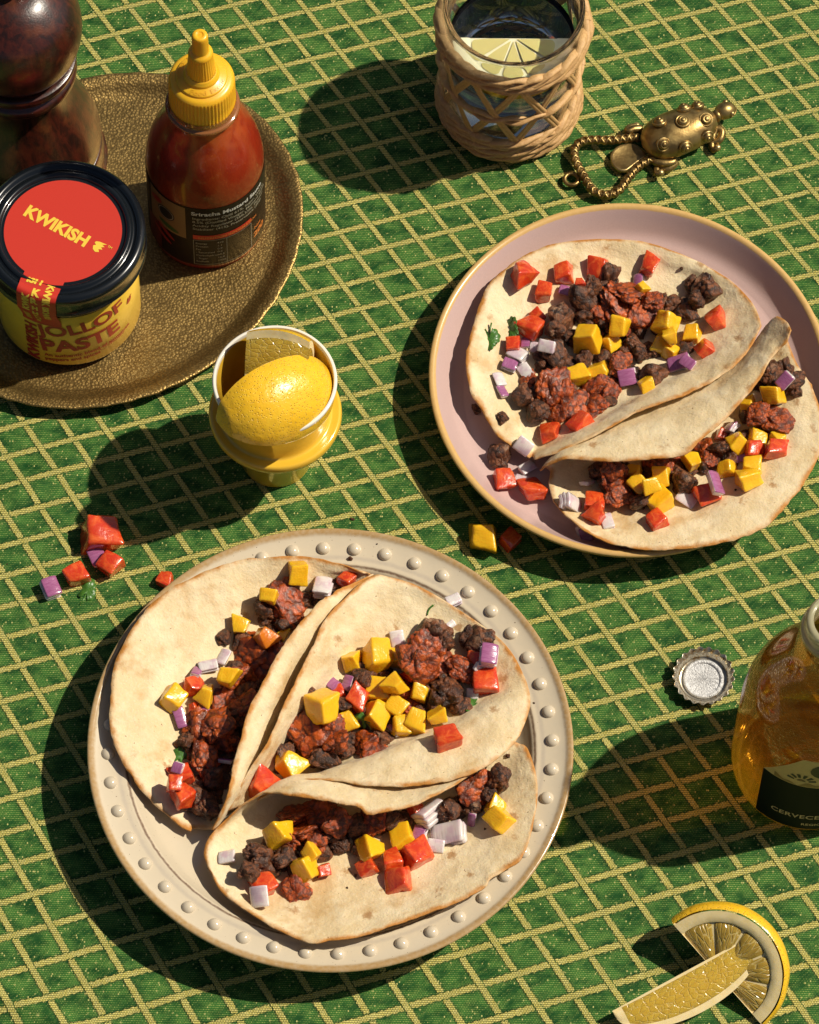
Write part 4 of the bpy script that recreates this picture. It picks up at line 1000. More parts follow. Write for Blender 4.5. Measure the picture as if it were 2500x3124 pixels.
def tortilla(name, label, fr, rails, seed, M_=110, Nn=66, thick=.15, mat=None):
    R_ = [resample([np.array(at(*fr(x, y), z)) for x, y, z in r], M_) for r in rails]
    G = np.zeros((M_, Nn, 3)); nr = len(rails)
    for i in range(M_):
        col = [R_[k][i] for k in range(nr)]
        G[i] = np.array(resample(col, Nn))
    # gentle buckling and ragged rim
    du = np.gradient(G, axis=0); dv = np.gradient(G, axis=1)
    Nm = np.cross(du, dv); Nm /= np.linalg.norm(Nm, axis=2, keepdims=True) + 1e-9
    if Nm[:, :, 2].mean() < 0: Nm = -Nm
    rim = np.zeros((M_, Nn))
    cu = np.concatenate([np.zeros((M_, 1)), np.cumsum(np.linalg.norm(np.diff(G, axis=1), axis=2), 1)], 1)
    cv = np.concatenate([np.zeros((1, Nn)), np.cumsum(np.linalg.norm(np.diff(G, axis=0), axis=2), 0)], 0)
    rim = np.minimum(np.minimum(cu, cu[:, -1:] - cu), np.minimum(cv, cv[-1:] - cv))
    for i in range(M_):
        for k in range(Nn):
            g = G[i, k]; p = Vector((g[0], g[1], g[2] + seed * 9.7))
            d = .09 * mnoise.noise(p * .55) + .045 * mnoise.noise(p * 1.7) + .018 * mnoise.noise(p * 4.5)
            G[i, k] += Nm[i, k] * d
    def rag(s): return .07 * mnoise.noise(Vector((s * 1.1, seed, 0))) + .045 * mnoise.noise(Vector((s * 4.2, seed, 5))) - .10 * max(0, mnoise.noise(Vector((s * .8, seed, 9))) - .35) * 4
    for i in range(M_):
        for k0, k1 in ((0, 1), (Nn - 1, Nn - 2)):
            dirv = G[i, k0] - G[i, k1]; dirv /= np.linalg.norm(dirv) + 1e-9; G[i, k0] += dirv * rag(cv[i, k0] + k0)
    V, Fc, rv = [], [], []
    for sgn in (1, -1):
        for i in range(M_):
            for k in range(Nn):
                tt = thick * min(1, .45 + rim[i, k] * 2.2) / 2
                V.append(G[i, k] + Nm[i, k] * tt * sgn); rv.append(rim[i, k])
    Q = M_ * Nn
    for i in range(M_ - 1):
        for k in range(Nn - 1):
            a = i * Nn + k; f = (a, a + 1, a + Nn + 1, a + Nn)
            Fc.append(f); Fc.append(tuple(x + Q for x in reversed(f)))
    def strip(idx):
        for a, b in zip(idx[:-1], idx[1:]): Fc.append((a, b, b + Q, a + Q))
    strip([i * Nn for i in range(M_)]); strip([i * Nn + Nn - 1 for i in range(M_)]); strip(list(range(Nn))); strip([(M_ - 1) * Nn + k for k in range(Nn)])
    cen = np.mean(np.array(V), 0); cen[2] = min(v[2] for v in V)
    o = obj(name, [v - cen for v in V], Fc, mat, loc=cen)
    at_ = o.data.attributes.new('rim', 'FLOAT', 'POINT'); at_.data.foreach_set('value', np.array(rv, np.float32))
    tag(o, label, 'tortilla', 'soft tortillas on the two plates'); solid(V, Fc)
    bm = bmesh.new(); bm.from_mesh(o.data); bmesh.ops.recalc_face_normals(bm, faces=bm.faces); bm.to_mesh(o.data); bm.free()
    return o
TM = tortilla_mat('tortilla_crust'); TM2 = tortilla_mat('tortilla_crust_tan', 4.0)
T1 = [[(380, 1078, 2.2), (340, 1060, 2.2), (280, 1010, 2.5), (200, 930, 3.0), (150, 850, 3.5), (115, 770, 3.8), (103, 690, 3.9), (108, 600, 3.9), (120, 520, 3.9), (160, 430, 3.9), (215, 345, 3.8), (290, 275, 3.8), (400, 215, 3.7), (520, 170, 3.6), (620, 155, 3.6), (740, 152, 3.5), (860, 170, 3.4), (960, 205, 3.4)],
      [(385, 1070, 2.0), (330, 960, 2.3), (270, 850, 2.8), (240, 720, 3.1), (250, 600, 3.1), (290, 500, 3.1), (350, 410, 3.1), (440, 330, 3.0), (550, 270, 2.9), (660, 230, 2.8), (780, 200, 2.9), (900, 200, 3.1), (970, 207, 3.2)],
      [(400, 1070, 1.9), (360, 990, 1.9), (340, 880, 2.1), (350, 760, 2.2), (400, 640, 2.2), (460, 530, 2.2), (530, 430, 2.2), (620, 340, 2.2), (720, 270, 2.3), (830, 225, 2.6), (920, 205, 2.9), (980, 208, 3.2)],
      [(425, 1072, 1.8), (440, 980, 1.7), (460, 860, 1.7), (490, 740, 1.7), (540, 620, 1.7), (610, 510, 1.7), (690, 410, 1.7), (770, 330, 1.7), (850, 270, 2.0), (930, 230, 2.6), (985, 212, 3.1)],
      [(455, 1073, 1.9), (540, 960, 2.0), (600, 850, 2.0), (650, 740, 2.1), (720, 610, 2.1), (800, 490, 2.2), (870, 390, 2.2), (930, 310, 2.3), (960, 260, 2.6), (990, 215, 3.0)],
      [(455, 1074, 2.6), (520, 970, 3.8), (575, 850, 4.2), (615, 740, 4.4), (670, 620, 4.5), (740, 500, 4.5), (810, 400, 4.5), (870, 330, 4.3), (930, 270, 3.8), (990, 214, 3.2)],
      [(450, 1075, 3.0), (500, 960, 4.6), (520, 860, 5.0), (545, 770, 5.3), (575, 670, 5.5), (620, 580, 5.5), (680, 470, 5.5), (745, 380, 5.4), (820, 300, 5.1), (880, 262, 4.6), (950, 235, 4.0), (995, 213, 3.4)]]
T2 = [[(500, 1010, 3.4), (560, 900, 4.2), (640, 780, 4.7), (700, 640, 5.0), (750, 540, 5.1), (795, 450, 5.1), (830, 365, 5.0), (900, 290, 4.8), (960, 235, 4.5), (1010, 213, 4.3)],
      [(515, 1005, 2.8), (600, 880, 3.2), (690, 750, 3.6), (770, 620, 3.8), (840, 500, 3.8), (900, 410, 3.8), (960, 330, 3.8), (1040, 270, 3.9), (1130, 245, 3.9)],
      [(530, 1000, 2.3), (640, 870, 2.2), (740, 740, 2.3), (830, 620, 2.4), (920, 510, 2.5), (1010, 430, 2.7), (1100, 370, 3.0), (1190, 325, 3.2), (1265, 320, 3.4)],
      [(545, 995, 2.0), (680, 900, 1.9), (800, 800, 1.9), (920, 700, 1.9), (1040, 610, 2.0), (1150, 530, 2.2), (1250, 480, 2.5), (1350, 440, 2.9), (1430, 440, 3.3)],
      [(565, 990, 2.0), (720, 920, 2.1), (880, 850, 2.1), (1040, 790, 2.1), (1180, 720, 2.2), (1300, 650, 2.4), (1400, 590, 2.7), (1460, 560, 3.1), (1505, 560, 3.4)],
      [(590, 975, 2.8), (760, 910, 3.3), (920, 860, 3.5), (1080, 810, 3.7), (1220, 760, 3.7), (1340, 710, 3.7), (1430, 660, 3.7), (1490, 640, 3.7), (1524, 655, 3.7)],
      [(630, 955, 3.4), (736, 911, 4.0), (793, 900, 4.2), (856, 908, 4.3), (934, 921, 4.5), (997, 927, 4.6), (1104, 929, 4.7), (1173, 921, 4.7), (1258, 908, 4.7), (1336, 882, 4.7), (1413, 834, 4.5), (1455, 800, 4.3), (1490, 755, 4.1)]]
T3 = [[(640, 952, 4.2), (709, 961, 4.7), (779, 968, 5.0), (850, 978, 5.1), (906, 992, 5.1), (950, 1003, 5.1), (976, 1026, 5.1), (1033, 1017, 5.1), (1103, 1000, 5.1), (1174, 974, 5.0), (1244, 939, 4.8), (1315, 893, 4.5), (1345, 872, 4.3), (1400, 835, 3.9)],
      [(610, 955, 4.0), (709, 930, 4.3), (800, 925, 4.5), (900, 940, 4.5), (1000, 955, 4.5), (1100, 955, 4.5), (1200, 930, 4.4), (1290, 895, 4.2), (1370, 850, 4.0), (1440, 805, 3.6)],
      [(560, 985, 3.6), (700, 905, 3.2), (800, 885, 3.0), (900, 890, 2.9), (1000, 900, 2.9), (1100, 900, 2.9), (1200, 890, 2.9), (1300, 860, 2.9), (1400, 815, 3.0), (1465, 780, 3.2)],
      [(490, 1050, 2.8), (600, 990, 2.2), (720, 960, 2.0), (850, 960, 1.9), (1000, 970, 1.9), (1150, 960, 1.9), (1300, 910, 2.0), (1400, 860, 2.4), (1490, 785, 3.0)],
      [(440, 1100, 2.5), (560, 1080, 2.0), (700, 1060, 1.8), (850, 1050, 1.8), (1000, 1050, 1.8), (1150, 1030, 1.8), (1300, 980, 1.9), (1420, 900, 2.4), (1515, 800, 3.2)],
      [(424, 1150, 2.6), (530, 1190, 2.2), (680, 1220, 2.0), (850, 1210, 2.0), (1000, 1180, 2.0), (1150, 1150, 2.1), (1300, 1110, 2.4), (1440, 1010, 2.9), (1540, 870, 3.4)],
      [(432, 1190, 2.6), (560, 1290, 2.5), (700, 1330, 2.5), (850, 1330, 2.6), (1000, 1300, 2.6), (1150, 1260, 2.7), (1300, 1200, 2.9), (1450, 1080, 3.2), (1549, 930, 3.5)],
      [(445, 1220, 2.7), (480, 1280, 2.9), (560, 1345, 3.3), (650, 1400, 3.6), (740, 1445, 3.7), (800, 1457, 3.8), (900, 1445, 3.8), (1000, 1420, 3.8), (1100, 1385, 3.8), (1200, 1350, 3.8), (1300, 1310, 3.8), (1378, 1266, 3.8), (1386, 1246, 3.75), (1440, 1210, 3.7), (1490, 1180, 3.7), (1520, 1110, 3.7), (1545, 1000, 3.6)]]
T4 = [[(485, 1148, 1.6), (440, 1120, 1.7), (350, 1050, 2.0), (280, 940, 2.2), (235, 860, 2.4), (215, 760, 2.5), (220, 670, 2.5), (250, 560, 2.4), (300, 420, 2.3), (370, 345, 2.2), (470, 275, 2.2), (590, 230, 2.2), (720, 212, 2.2), (850, 210, 2.2), (980, 222, 2.2), (1100, 260, 2.3), (1220, 310, 2.3)],
      [(488, 1145, 1.5), (420, 1020, 1.7), (360, 880, 1.8), (350, 720, 1.8), (390, 560, 1.8), (480, 430, 1.8), (600, 340, 1.8), (740, 290, 1.8), (880, 280, 1.8), (1010, 290, 1.9), (1140, 320, 2.1), (1290, 350, 2.4)],
      [(492, 1142, 1.4), (450, 1010, 1.4), (440, 880, 1.5), (470, 740, 1.5), (550, 600, 1.5), (660, 500, 1.5), (800, 420, 1.5), (940, 380, 1.5), (1080, 370, 1.6), (1210, 380, 1.9), (1345, 385, 2.5)],
      [(495, 1140, 1.3), (540, 1030, 1.2), (620, 900, 1.2), (720, 780, 1.2), (850, 670, 1.2), (980, 580, 1.2), (1110, 520, 1.3), (1250, 470, 1.7), (1395, 430, 2.7)],
      [(500, 1142, 1.5), (600, 1060, 1.5), (740, 980, 1.5), (880, 890, 1.5), (1010, 810, 1.5), (1130, 740, 1.6), (1240, 660, 1.9), (1340, 570, 2.4), (1442, 485, 3.0)],
      [(503, 1147, 1.9), (600, 1095, 2.4), (740, 1025, 2.7), (880, 945, 2.8), (1010, 875, 2.9), (1130, 815, 2.9), (1250, 750, 2.9), (1370, 660, 3.0), (1466, 535, 3.3)],
      [(505, 1152, 2.2), (600, 1125, 2.9), (700, 1080, 3.3), (800, 1030, 3.5), (900, 975, 3.6), (1000, 930, 3.7), (1100, 895, 3.8), (1200, 855, 3.8), (1300, 800, 3.8), (1380, 740, 3.8), (1440, 660, 3.7), (1478, 580, 3.6)]]
T5 = [[(530, 1198, 2.6), (600, 1165, 3.4), (680, 1152, 3.8), (800, 1160, 4.1), (900, 1160, 4.3), (1000, 1152, 4.4), (1120, 1140, 4.4), (1180, 1110, 4.5), (1230, 1060, 4.5), (1300, 1000, 4.6), (1370, 930, 4.6), (1450, 840, 4.6), (1520, 725, 4.6), (1556, 680, 4.6), (1585, 655, 4.9), (1605, 600, 5.2)],
      [(540, 1190, 2.5), (640, 1120, 3.2), (760, 1090, 3.5), (900, 1050, 3.7), (1040, 1020, 3.8), (1160, 960, 3.9), (1270, 900, 4.0), (1370, 820, 4.0), (1450, 730, 4.0), (1520, 640, 4.1), (1585, 560, 4.5)],
      [(545, 1185, 2.2), (660, 1090, 2.4), (780, 1035, 2.4), (900, 980, 2.4), (1020, 920, 2.4), (1140, 870, 2.4), (1250, 820, 2.4), (1360, 750, 2.5), (1440, 670, 2.7), (1490, 600, 3.0), (1545, 540, 3.8)],
      [(560, 1190, 1.7), (680, 1110, 1.5), (820, 1050, 1.4), (960, 990, 1.4), (1100, 930, 1.4), (1230, 870, 1.4), (1340, 810, 1.5), (1440, 730, 1.8), (1520, 640, 2.2), (1570, 580, 2.8)],
      [(575, 1205, 1.6), (700, 1190, 1.4), (850, 1150, 1.3), (1000, 1100, 1.3), (1150, 1030, 1.3), (1290, 960, 1.3), (1400, 880, 1.5), (1500, 780, 1.8), (1590, 640, 2.6)],
      [(568, 1250, 1.7), (680, 1330, 1.6), (830, 1370, 1.5), (1000, 1340, 1.5), (1150, 1300, 1.5), (1300, 1220, 1.7), (1430, 1110, 1.9), (1550, 960, 2.2), (1630, 740, 2.6)],
      [(578, 1300, 1.8), (720, 1430, 2.2), (880, 1460, 2.3), (1040, 1460, 2.4), (1200, 1440, 2.5), (1340, 1380, 2.6), (1480, 1280, 2.7), (1610, 1110, 2.7), (1670, 800, 2.7)],
      [(590, 1330, 2.0), (650, 1400, 2.4), (740, 1470, 2.8), (830, 1510, 2.9), (950, 1535, 2.9), (1060, 1540, 2.9), (1200, 1530, 2.9), (1320, 1510, 2.9), (1420, 1480, 2.9), (1520, 1420, 2.9), (1620, 1310, 2.9), (1690, 1210, 2.9), (1730, 1120, 2.9), (1745, 1000, 2.9), (1725, 920, 2.8), (1690, 830, 2.8)]]
tortilla('tortilla', 'tortilla on the left of the beaded plate, its broad flap lying out over the rim', FW, T1, 1, mat=TM)
tortilla('tortilla', 'middle tortilla of the beaded plate, opened like a cup with mango heaped in it', FW, T2, 2, mat=TM2)
tortilla('tortilla', 'tortilla nearest the viewer on the beaded plate, its upper flap torn at the lip', FW, T3, 3, mat=TM)
tortilla('tortilla', 'upper tortilla on the pink plate, a wide open round with one side curled up', FP, T4, 4, mat=TM)
tortilla('tortilla', 'lower tortilla on the pink plate, reaching over the rim, with a crumpled end', FP, T5, 5, mat=TM)
# ------------------------------------------------------------------ toppings: materials
def mat_meat():
    n = N('browned_meat'); p = n.cm(); r = n.rnd(); q = n.vmath('ADD', p, n.comb(n.math('MULTIPLY', r, 37.0), n.math('MULTIPLY', r, 91.0), 0))
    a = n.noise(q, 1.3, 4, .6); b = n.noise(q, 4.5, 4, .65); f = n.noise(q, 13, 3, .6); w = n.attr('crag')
    col = n.mix(n.step(a, .36, .64), (0.075, 0.026, 0.012), (0.20, 0.065, 0.022))
    col = n.mix(n.math('MULTIPLY', n.step(b, .50, .72), .65), col, (0.24, 0.080, 0.024))
    col = n.mix(n.math('MULTIPLY', n.step(n.noise(n.vmath('ADD', q, (5, 0, 3)), .9, 3), .56, .68), .85), col, n.mix(n.math('GREATER_THAN', r, .6), (0.014, 0.008, 0.006), (0.30, 0.17, 0.095)))
    col = n.mix(n.math('MULTIPLY', n.math('GREATER_THAN', f, .62), .5), col, (0.34, 0.12, 0.032))
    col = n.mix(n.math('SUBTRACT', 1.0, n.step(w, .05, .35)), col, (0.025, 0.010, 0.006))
    h = n.math('ADD', n.math('MULTIPLY', b, .8), n.math('MULTIPLY', f, .5))
    return n.done(n.pbsdf(col, n.math('ADD', .30, n.math('MULTIPLY', a, .3)), n.bump(h, .10, 1.0), spec=.4, coat=.22, coatr=.12, coatn=n.bump(f, .08, 1.0)))
def mat_salsa():
    n = N('red_salsa'); p = n.cm(); r = n.rnd(); q = n.vmath('ADD', p, n.comb(n.math('MULTIPLY', r, 31.0), n.math('MULTIPLY', r, 17.0), 0))
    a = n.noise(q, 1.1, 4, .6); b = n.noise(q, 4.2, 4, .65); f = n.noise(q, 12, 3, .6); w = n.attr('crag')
    col = n.mix(n.step(a, .34, .66), (0.30, 0.042, 0.005), (0.50, 0.088, 0.008))
    col = n.mix(n.math('MULTIPLY', n.step(b, .50, .72), .6), col, (0.54, 0.125, 0.012))
    col = n.mix(n.math('MULTIPLY', n.math('GREATER_THAN', f, .66), .35), col, (0.60, 0.20, 0.03))
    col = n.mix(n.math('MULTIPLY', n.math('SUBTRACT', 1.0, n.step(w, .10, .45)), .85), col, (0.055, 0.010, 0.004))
    h = n.math('ADD', n.math('MULTIPLY', b, .8), n.math('MULTIPLY', f, .5))
    return n.done(n.pbsdf(col, .34, n.bump(h, .09, .95), spec=.4, coat=.35, coatr=.10, coatn=n.bump(f, .07, 1.0), sss=.08, sssr=(.01, .003, .001)))
def mat_mango(name, c0, c1):
    n = N(name); p = n.cm(); r = n.rnd(); q = n.vmath('ADD', p, n.comb(n.math('MULTIPLY', r, 31.0), n.math('MULTIPLY', r, 17.0), 0))
    a = n.noise(q, 1.1, 3); fb = n.noise(n.vmath('MULTIPLY', q, (5, 1.2, 5)), 1.5, 3)
    col = n.mix(a, c0, c1); col = n.mix(n.math('MULTIPLY', r, .35), col, c0)
    fl = n.math('GREATER_THAN', n.noise(q, 6.5, 2), .74); col = n.mix(n.math('MULTIPLY', fl, .7), col, (0.25, 0.06, 0.01))
    h = n.math('ADD', fb, n.math('MULTIPLY', n.noise(q, 4.5, 3), .8))
    return n.done(n.pbsdf(col, .24, n.bump(h, .035, .7), sss=.35, sssr=(.012, .007, .001), ssss=.6, coat=.5, coatr=.1))
def mat_tomato():
    n = N('tomato_flesh'); p = n.cm(); r = n.rnd(); q = n.vmath('ADD', p, n.comb(n.math('MULTIPLY', r, 23.0), n.math('MULTIPLY', r, 71.0), 0))
    a = n.noise(q, 1.4, 4, .6, .8); v = n.vor(n.vmath('MULTIPLY', q, (2.5, 2.5, 6)), .8, 'F1')
    col = n.mix(n.step(a, .38, .66), (0.56, 0.040, 0.009), (0.70, 0.11, 0.020)); col = n.mix(n.math('MULTIPLY', n.step(a, .55, .80), .35), col, (0.78, 0.24, 0.07))
    h = n.math('ADD', a, n.math('MULTIPLY', n.noise(q, 6, 3), .5))
    return n.done(n.pbsdf(col, .20, n.bump(h, .05, .6), sss=.30, sssr=(.014, .003, .001), ssss=.6, coat=.7, coatr=.06))
def mat_onion():
    n = N('onion_flesh'); p = n.cm(); r = n.rnd(); q = n.vmath('ADD', p, n.comb(n.math('MULTIPLY', r, 23.0), n.math('MULTIPLY', r, 71.0), 0))
    s = n.noise(n.vmath('MULTIPLY', q, (9, 1, 1.5)), 1.0, 3); tint = n.step(n.noise(q, .9, 2), .45, .65)
    col = n.mix(s, (0.66, 0.55, 0.53), (0.82, 0.76, 0.72)); col = n.mix(n.math('MULTIPLY', tint, .40), col, (0.45, 0.20, 0.36))
    return n.done(n.pbsdf(col, .22, n.bump(s, .03, .6), sss=.4, sssr=(.012, .009, .009), ssss=.6, coat=.5, coatr=.08))
def mat_oskin():
    n = N('onion_skin'); p = n.cm(); s = n.noise(n.vmath('MULTIPLY', p, (12, 1.5, 1.5)), 1.0, 3)
    return n.done(n.pbsdf(n.mix(s, (0.20, 0.025, 0.12), (0.48, 0.20, 0.36)), .2, n.bump(s, .02, .5), coat=.6, coatr=.08, sss=.15, sssr=(.01, .004, .008)))
def mat_leaf():
    n = N('coriander_leaf'); p = n.cm(); a = n.noise(p, 3.0, 3); x, y, z = n.sep(p)
    vein = n.math('SUBTRACT', 1.0, n.step(n.math('ABSOLUTE', n.math('SUBTRACT', n.math('FRACT', n.math('MULTIPLY', n.math('ADD', x, n.math('ABSOLUTE', y)), 4.0)), .5)), .0, .12))
    col = n.mix(a, (0.020, 0.085, 0.010), (0.085, 0.22, 0.028)); col = n.mix(n.math('MULTIPLY', vein, .35), col, (0.16, 0.30, 0.06))
    return n.done(n.pbsdf(col, .35, n.bump(n.math('ADD', vein, a), .02, .7), sss=.15, sssr=(.004, .006, .001)))
MEAT, SALSA, TOM, ONI, OSK, LEAF = mat_meat(), mat_salsa(), mat_tomato(), mat_onion(), mat_oskin(), mat_leaf()
MANGO = mat_mango('mango_flesh', (0.80, 0.40, 0.008), (0.88, 0.54, 0.022)); MANGO2 = mat_mango('sauced_mango', (0.52, 0.12, 0.010), (0.66, 0.22, 0.014))

LW = {}
def crag(me, seed):
    a = me.attributes.new('crag', 'FLOAT', 'POINT'); a.data.foreach_set('value', np.array(LW[seed], np.float32)); return me
# ------------------------------------------------------------------ toppings: shapes (unit size, then scaled)
def lump(seed, kind):
    V, Fc = ICO5
    rs = random.Random(seed); off = Vector((rs.random() * 50, rs.random() * 50, rs.random() * 50)); out = []; W = []
    cut = [(Vector((rs.gauss(0, 1), rs.gauss(0, 1), rs.gauss(0, 1))).normalized(), rs.uniform(.5, .8)) for _ in range(5)]
    for v in V:
        p = v + off
        c1 = mnoise.voronoi(p * (2.1 if kind == 'meat' else 2.3))[0]; c2 = mnoise.voronoi(p * 5.0)[0]
        k1, k2 = c1[1] - c1[0], c2[1] - c2[0]                  # 0 in the seams between grains
        d = .42 * mnoise.noise(p * 1.15) + .13 * min(.5, k1) - .02 + .07 * min(.5, k2) + .12 * mnoise.noise(p * 2.6) + .07 * mnoise.noise(p * 7) + .045 * mnoise.noise(p * 15)
        q = v * (.80 + d)
        if kind == 'meat':
            for nrm, c in cut:
                e = q.dot(nrm) - c
                if e > 0: q -= nrm * e * .7
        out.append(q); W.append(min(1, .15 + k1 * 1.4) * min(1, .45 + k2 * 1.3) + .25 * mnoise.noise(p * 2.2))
    LW[seed] = W
    return out, Fc
def dice(seed, kind):
    rs = random.Random(seed); c = [-1, -.95, -.86, -.7, -.35, 0, .35, .7, .86, .95, 1]
    r = rs.uniform(.16, .30) if kind == 'mango' else rs.uniform(.12, .26); V, Fc, idx = [], [], {}
    def vid(p):
        k = tuple(round(x, 3) for x in p)
        if k not in idx: idx[k] = len(V); V.append(Vector(p))
        return idx[k]
    for ax in range(3):
        for s in (-1, 1):
            for i in range(10):
                for j in range(10):
                    q = []
                    for a, b in ((c[i], c[j]), (c[i + 1], c[j]), (c[i + 1], c[j + 1]), (c[i], c[j + 1])):
                        p = [0, 0, 0]; p[ax] = s; p[(ax + 1) % 3] = a; p[(ax + 2) % 3] = b; q.append(vid(p))
                    Fc.append(tuple(q) if s > 0 else tuple(reversed(q)))
    cor = {(a, b, d): Vector((rs.uniform(-.38, .20), rs.uniform(-.38, .20), rs.uniform(-.38, .20))) for a in (-1, 1) for b in (-1, 1) for d in (-1, 1)}
    wedge = rs.random() < (.45 if kind == 'tomato' else .25); out = []; off = Vector((seed * 3.3, 1, 7))
    bulge = rs.uniform(.05, .22) if kind == 'tomato' else .04
    for p in V:
        q = Vector([max(-1 + r, min(1 - r, x)) for x in p]); d = p - q
        if d.length > 1e-6: p = q + d.normalized() * r
        p = p.copy()
        m = Vector()
        for k, dv in cor.items():
            w = 1
            for a in range(3): w *= .5 * (1 + k[a] * max(-1, min(1, p[a])))
            m += Vector([dv[a] * k[a] for a in range(3)]) * w
        p += m
        if wedge: p.x *= 1 - .55 * (p.y + 1) / 2
        p.z += bulge * (1 - p.x * p.x) * (1 - p.y * p.y) * (1 if p.z > 0 else 0)
        n_ = p.normalized(); p += n_ * (.10 * mnoise.noise(p * 1.5 + off) + .035 * mnoise.noise(p * 4.5 + off))
        out.append(p)
    return out, Fc
def onion(seed):
    """one to three nested curved layers cut square; slot 0 flesh, slot 1 purple skin"""
    rs = random.Random(seed); nl = rs.choice((1, 1, 2, 3)); V, Fc, fm = [], [], []; span = rs.uniform(.55, .85); R0 = 1.9; hl = rs.uniform(.75, 1.15)
    th = .62 if nl == 1 else .40
    purple = rs.random() < .38
    for l in range(nl):
        r0 = R0 + l * (th + .05) - nl * th / 2; r1 = r0 + th; b = len(V); na, nx, nt = 12, 8, 4
        tw = rs.uniform(-.06, .06)
        def pt(i, j, k):
            a = math.pi / 2 + (i / na - .5) * 2 * span * (1.9 / r1) * .62 + tw
            r = r0 + (r1 - r0) * k / nt; e = 1 - .05 * (abs(2 * i / na - 1) ** 6 + abs(2 * j / nx - 1) ** 6)
            x = (j / nx - .5) * 2 * hl * e
            w = .03 * mnoise.noise(Vector((x * 2, a * 3, seed)))
            return (x, (r + w) * math.cos(a), (r + w) * math.sin(a) - R0)
        ids = {}
        def vid(i, j, k):
            if (i, j, k) not in ids: ids[(i, j, k)] = len(V); V.append(pt(i, j, k))
            return ids[(i, j, k)]
        def quad(q, m): Fc.append(tuple(vid(*z) for z in q)); fm.append(m)
        for i in range(na):
            for j in range(nx):
                quad([(i, j, nt), (i + 1, j, nt), (i + 1, j + 1, nt), (i, j + 1, nt)], 1 if purple and l == nl - 1 else 0)
                quad([(i, j + 1, 0), (i + 1, j + 1, 0), (i + 1, j, 0), (i, j, 0)], 0)
        for k in range(nt):
            for i in range(na):
                quad([(i, 0, k), (i + 1, 0, k), (i + 1, 0, k + 1), (i, 0, k + 1)], 1 if (purple and k == nt - 1 and l == nl - 1) else 0)
                quad([(i, nx, k + 1), (i + 1, nx, k + 1), (i + 1, nx, k), (i, nx, k)], 1 if (purple and k == nt - 1 and l == nl - 1) else 0)
            for j in range(nx):
                quad([(0, j, k + 1), (0, j + 1, k + 1), (0, j + 1, k), (0, j, k)], 0); quad([(na, j, k), (na, j + 1, k), (na, j + 1, k + 1), (na, j, k + 1)], 0)
    return V, Fc, fm
def leaf(seed):
    rs = random.Random(seed); V, Fc = [(0, 0, 0)], []; n = 48
    for i in range(n + 1):
        a = math.pi * 2 * i / n; lob = .62 + .22 * abs(math.cos(a * 1.5 + .2)) + .12 * abs(math.sin(a * 6 + rs.random() * .2))
        if abs(a - math.pi) < .35: lob *= .45
        for f in (.5, 1):
            x, y = lob * f * math.cos(a), lob * f * math.sin(a) * .8
            V.append((x, y, .22 * x * x - .3 * y * y + .10 * math.sin(a * 3 + seed) * f))
    for i in range(n):
        b = 1 + 2 * i; Fc += [(0, b, b + 2), (b, b + 1, b + 3, b + 2)]
    m = len(V); V2 = V + [(x, y, z - .05) for x, y, z in V]; F2 = Fc + [tuple(q + m for q in reversed(f)) for f in Fc]
    for i in range(n): b = 2 + 2 * i; F2.append((b, b + m, b + 2 + m, b + 2))
    V2, F3 = V2, F2
    st, sf = tube([(-.35, 0, -.02), (-.8, .05, -.1), (-1.2, .15, -.05)], .06, 6); return join([(V2, F3), (st, sf)])
LIB = {'meat': [], 'salsa': [], 'mango': [], 'sauced': [], 'tomato': [], 'onion': [], 'leaf': []}
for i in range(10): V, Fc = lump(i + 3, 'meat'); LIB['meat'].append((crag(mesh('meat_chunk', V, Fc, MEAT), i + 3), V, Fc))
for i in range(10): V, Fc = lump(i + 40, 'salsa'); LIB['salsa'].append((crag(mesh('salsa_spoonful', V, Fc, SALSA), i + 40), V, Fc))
for i in range(14): V, Fc = dice(i + 1, 'mango'); LIB['mango'].append((mesh('mango_cube', V, Fc, MANGO), V, Fc))
V, Fc = dice(3, 'mango'); LIB['sauced'].append((mesh('mango_cube', V, Fc, MANGO2), V, Fc))
for i in range(14): V, Fc = dice(i + 61, 'tomato'); LIB['tomato'].append((mesh('tomato_dice', V, Fc, TOM), V, Fc))
for i in range(10): V, Fc, fm = onion(i + 11); LIB['onion'].append((mesh('onion_piece', V, Fc, [ONI, OSK], True, fm), V, Fc))
for i in range(3): V, Fc = leaf(i + 5); LIB['leaf'].append((mesh('coriander_leaf', V, Fc, LEAF), V, Fc))
KIND = {'meat': ('meat_chunk', 'meat', (1.15, 1.0, .85), .35), 'salsa': ('salsa_spoonful', 'salsa', (1.38, 1.16, .62), .28), 'mango': ('mango_cube', 'mango', (.95, .88, .85), .55),
        'sauced': ('mango_cube', 'mango', (.95, .88, .85), .5), 'tomato': ('tomato_dice', 'tomato', (1.0, .85, .72), .5), 'onion': ('onion_piece', 'onion', (1.0, .95, .85), .45), 'leaf': ('coriander_leaf', 'herb', (1.5, 1.5, 1.5), .15)}
rng = random.Random(11)
COUNT = {}
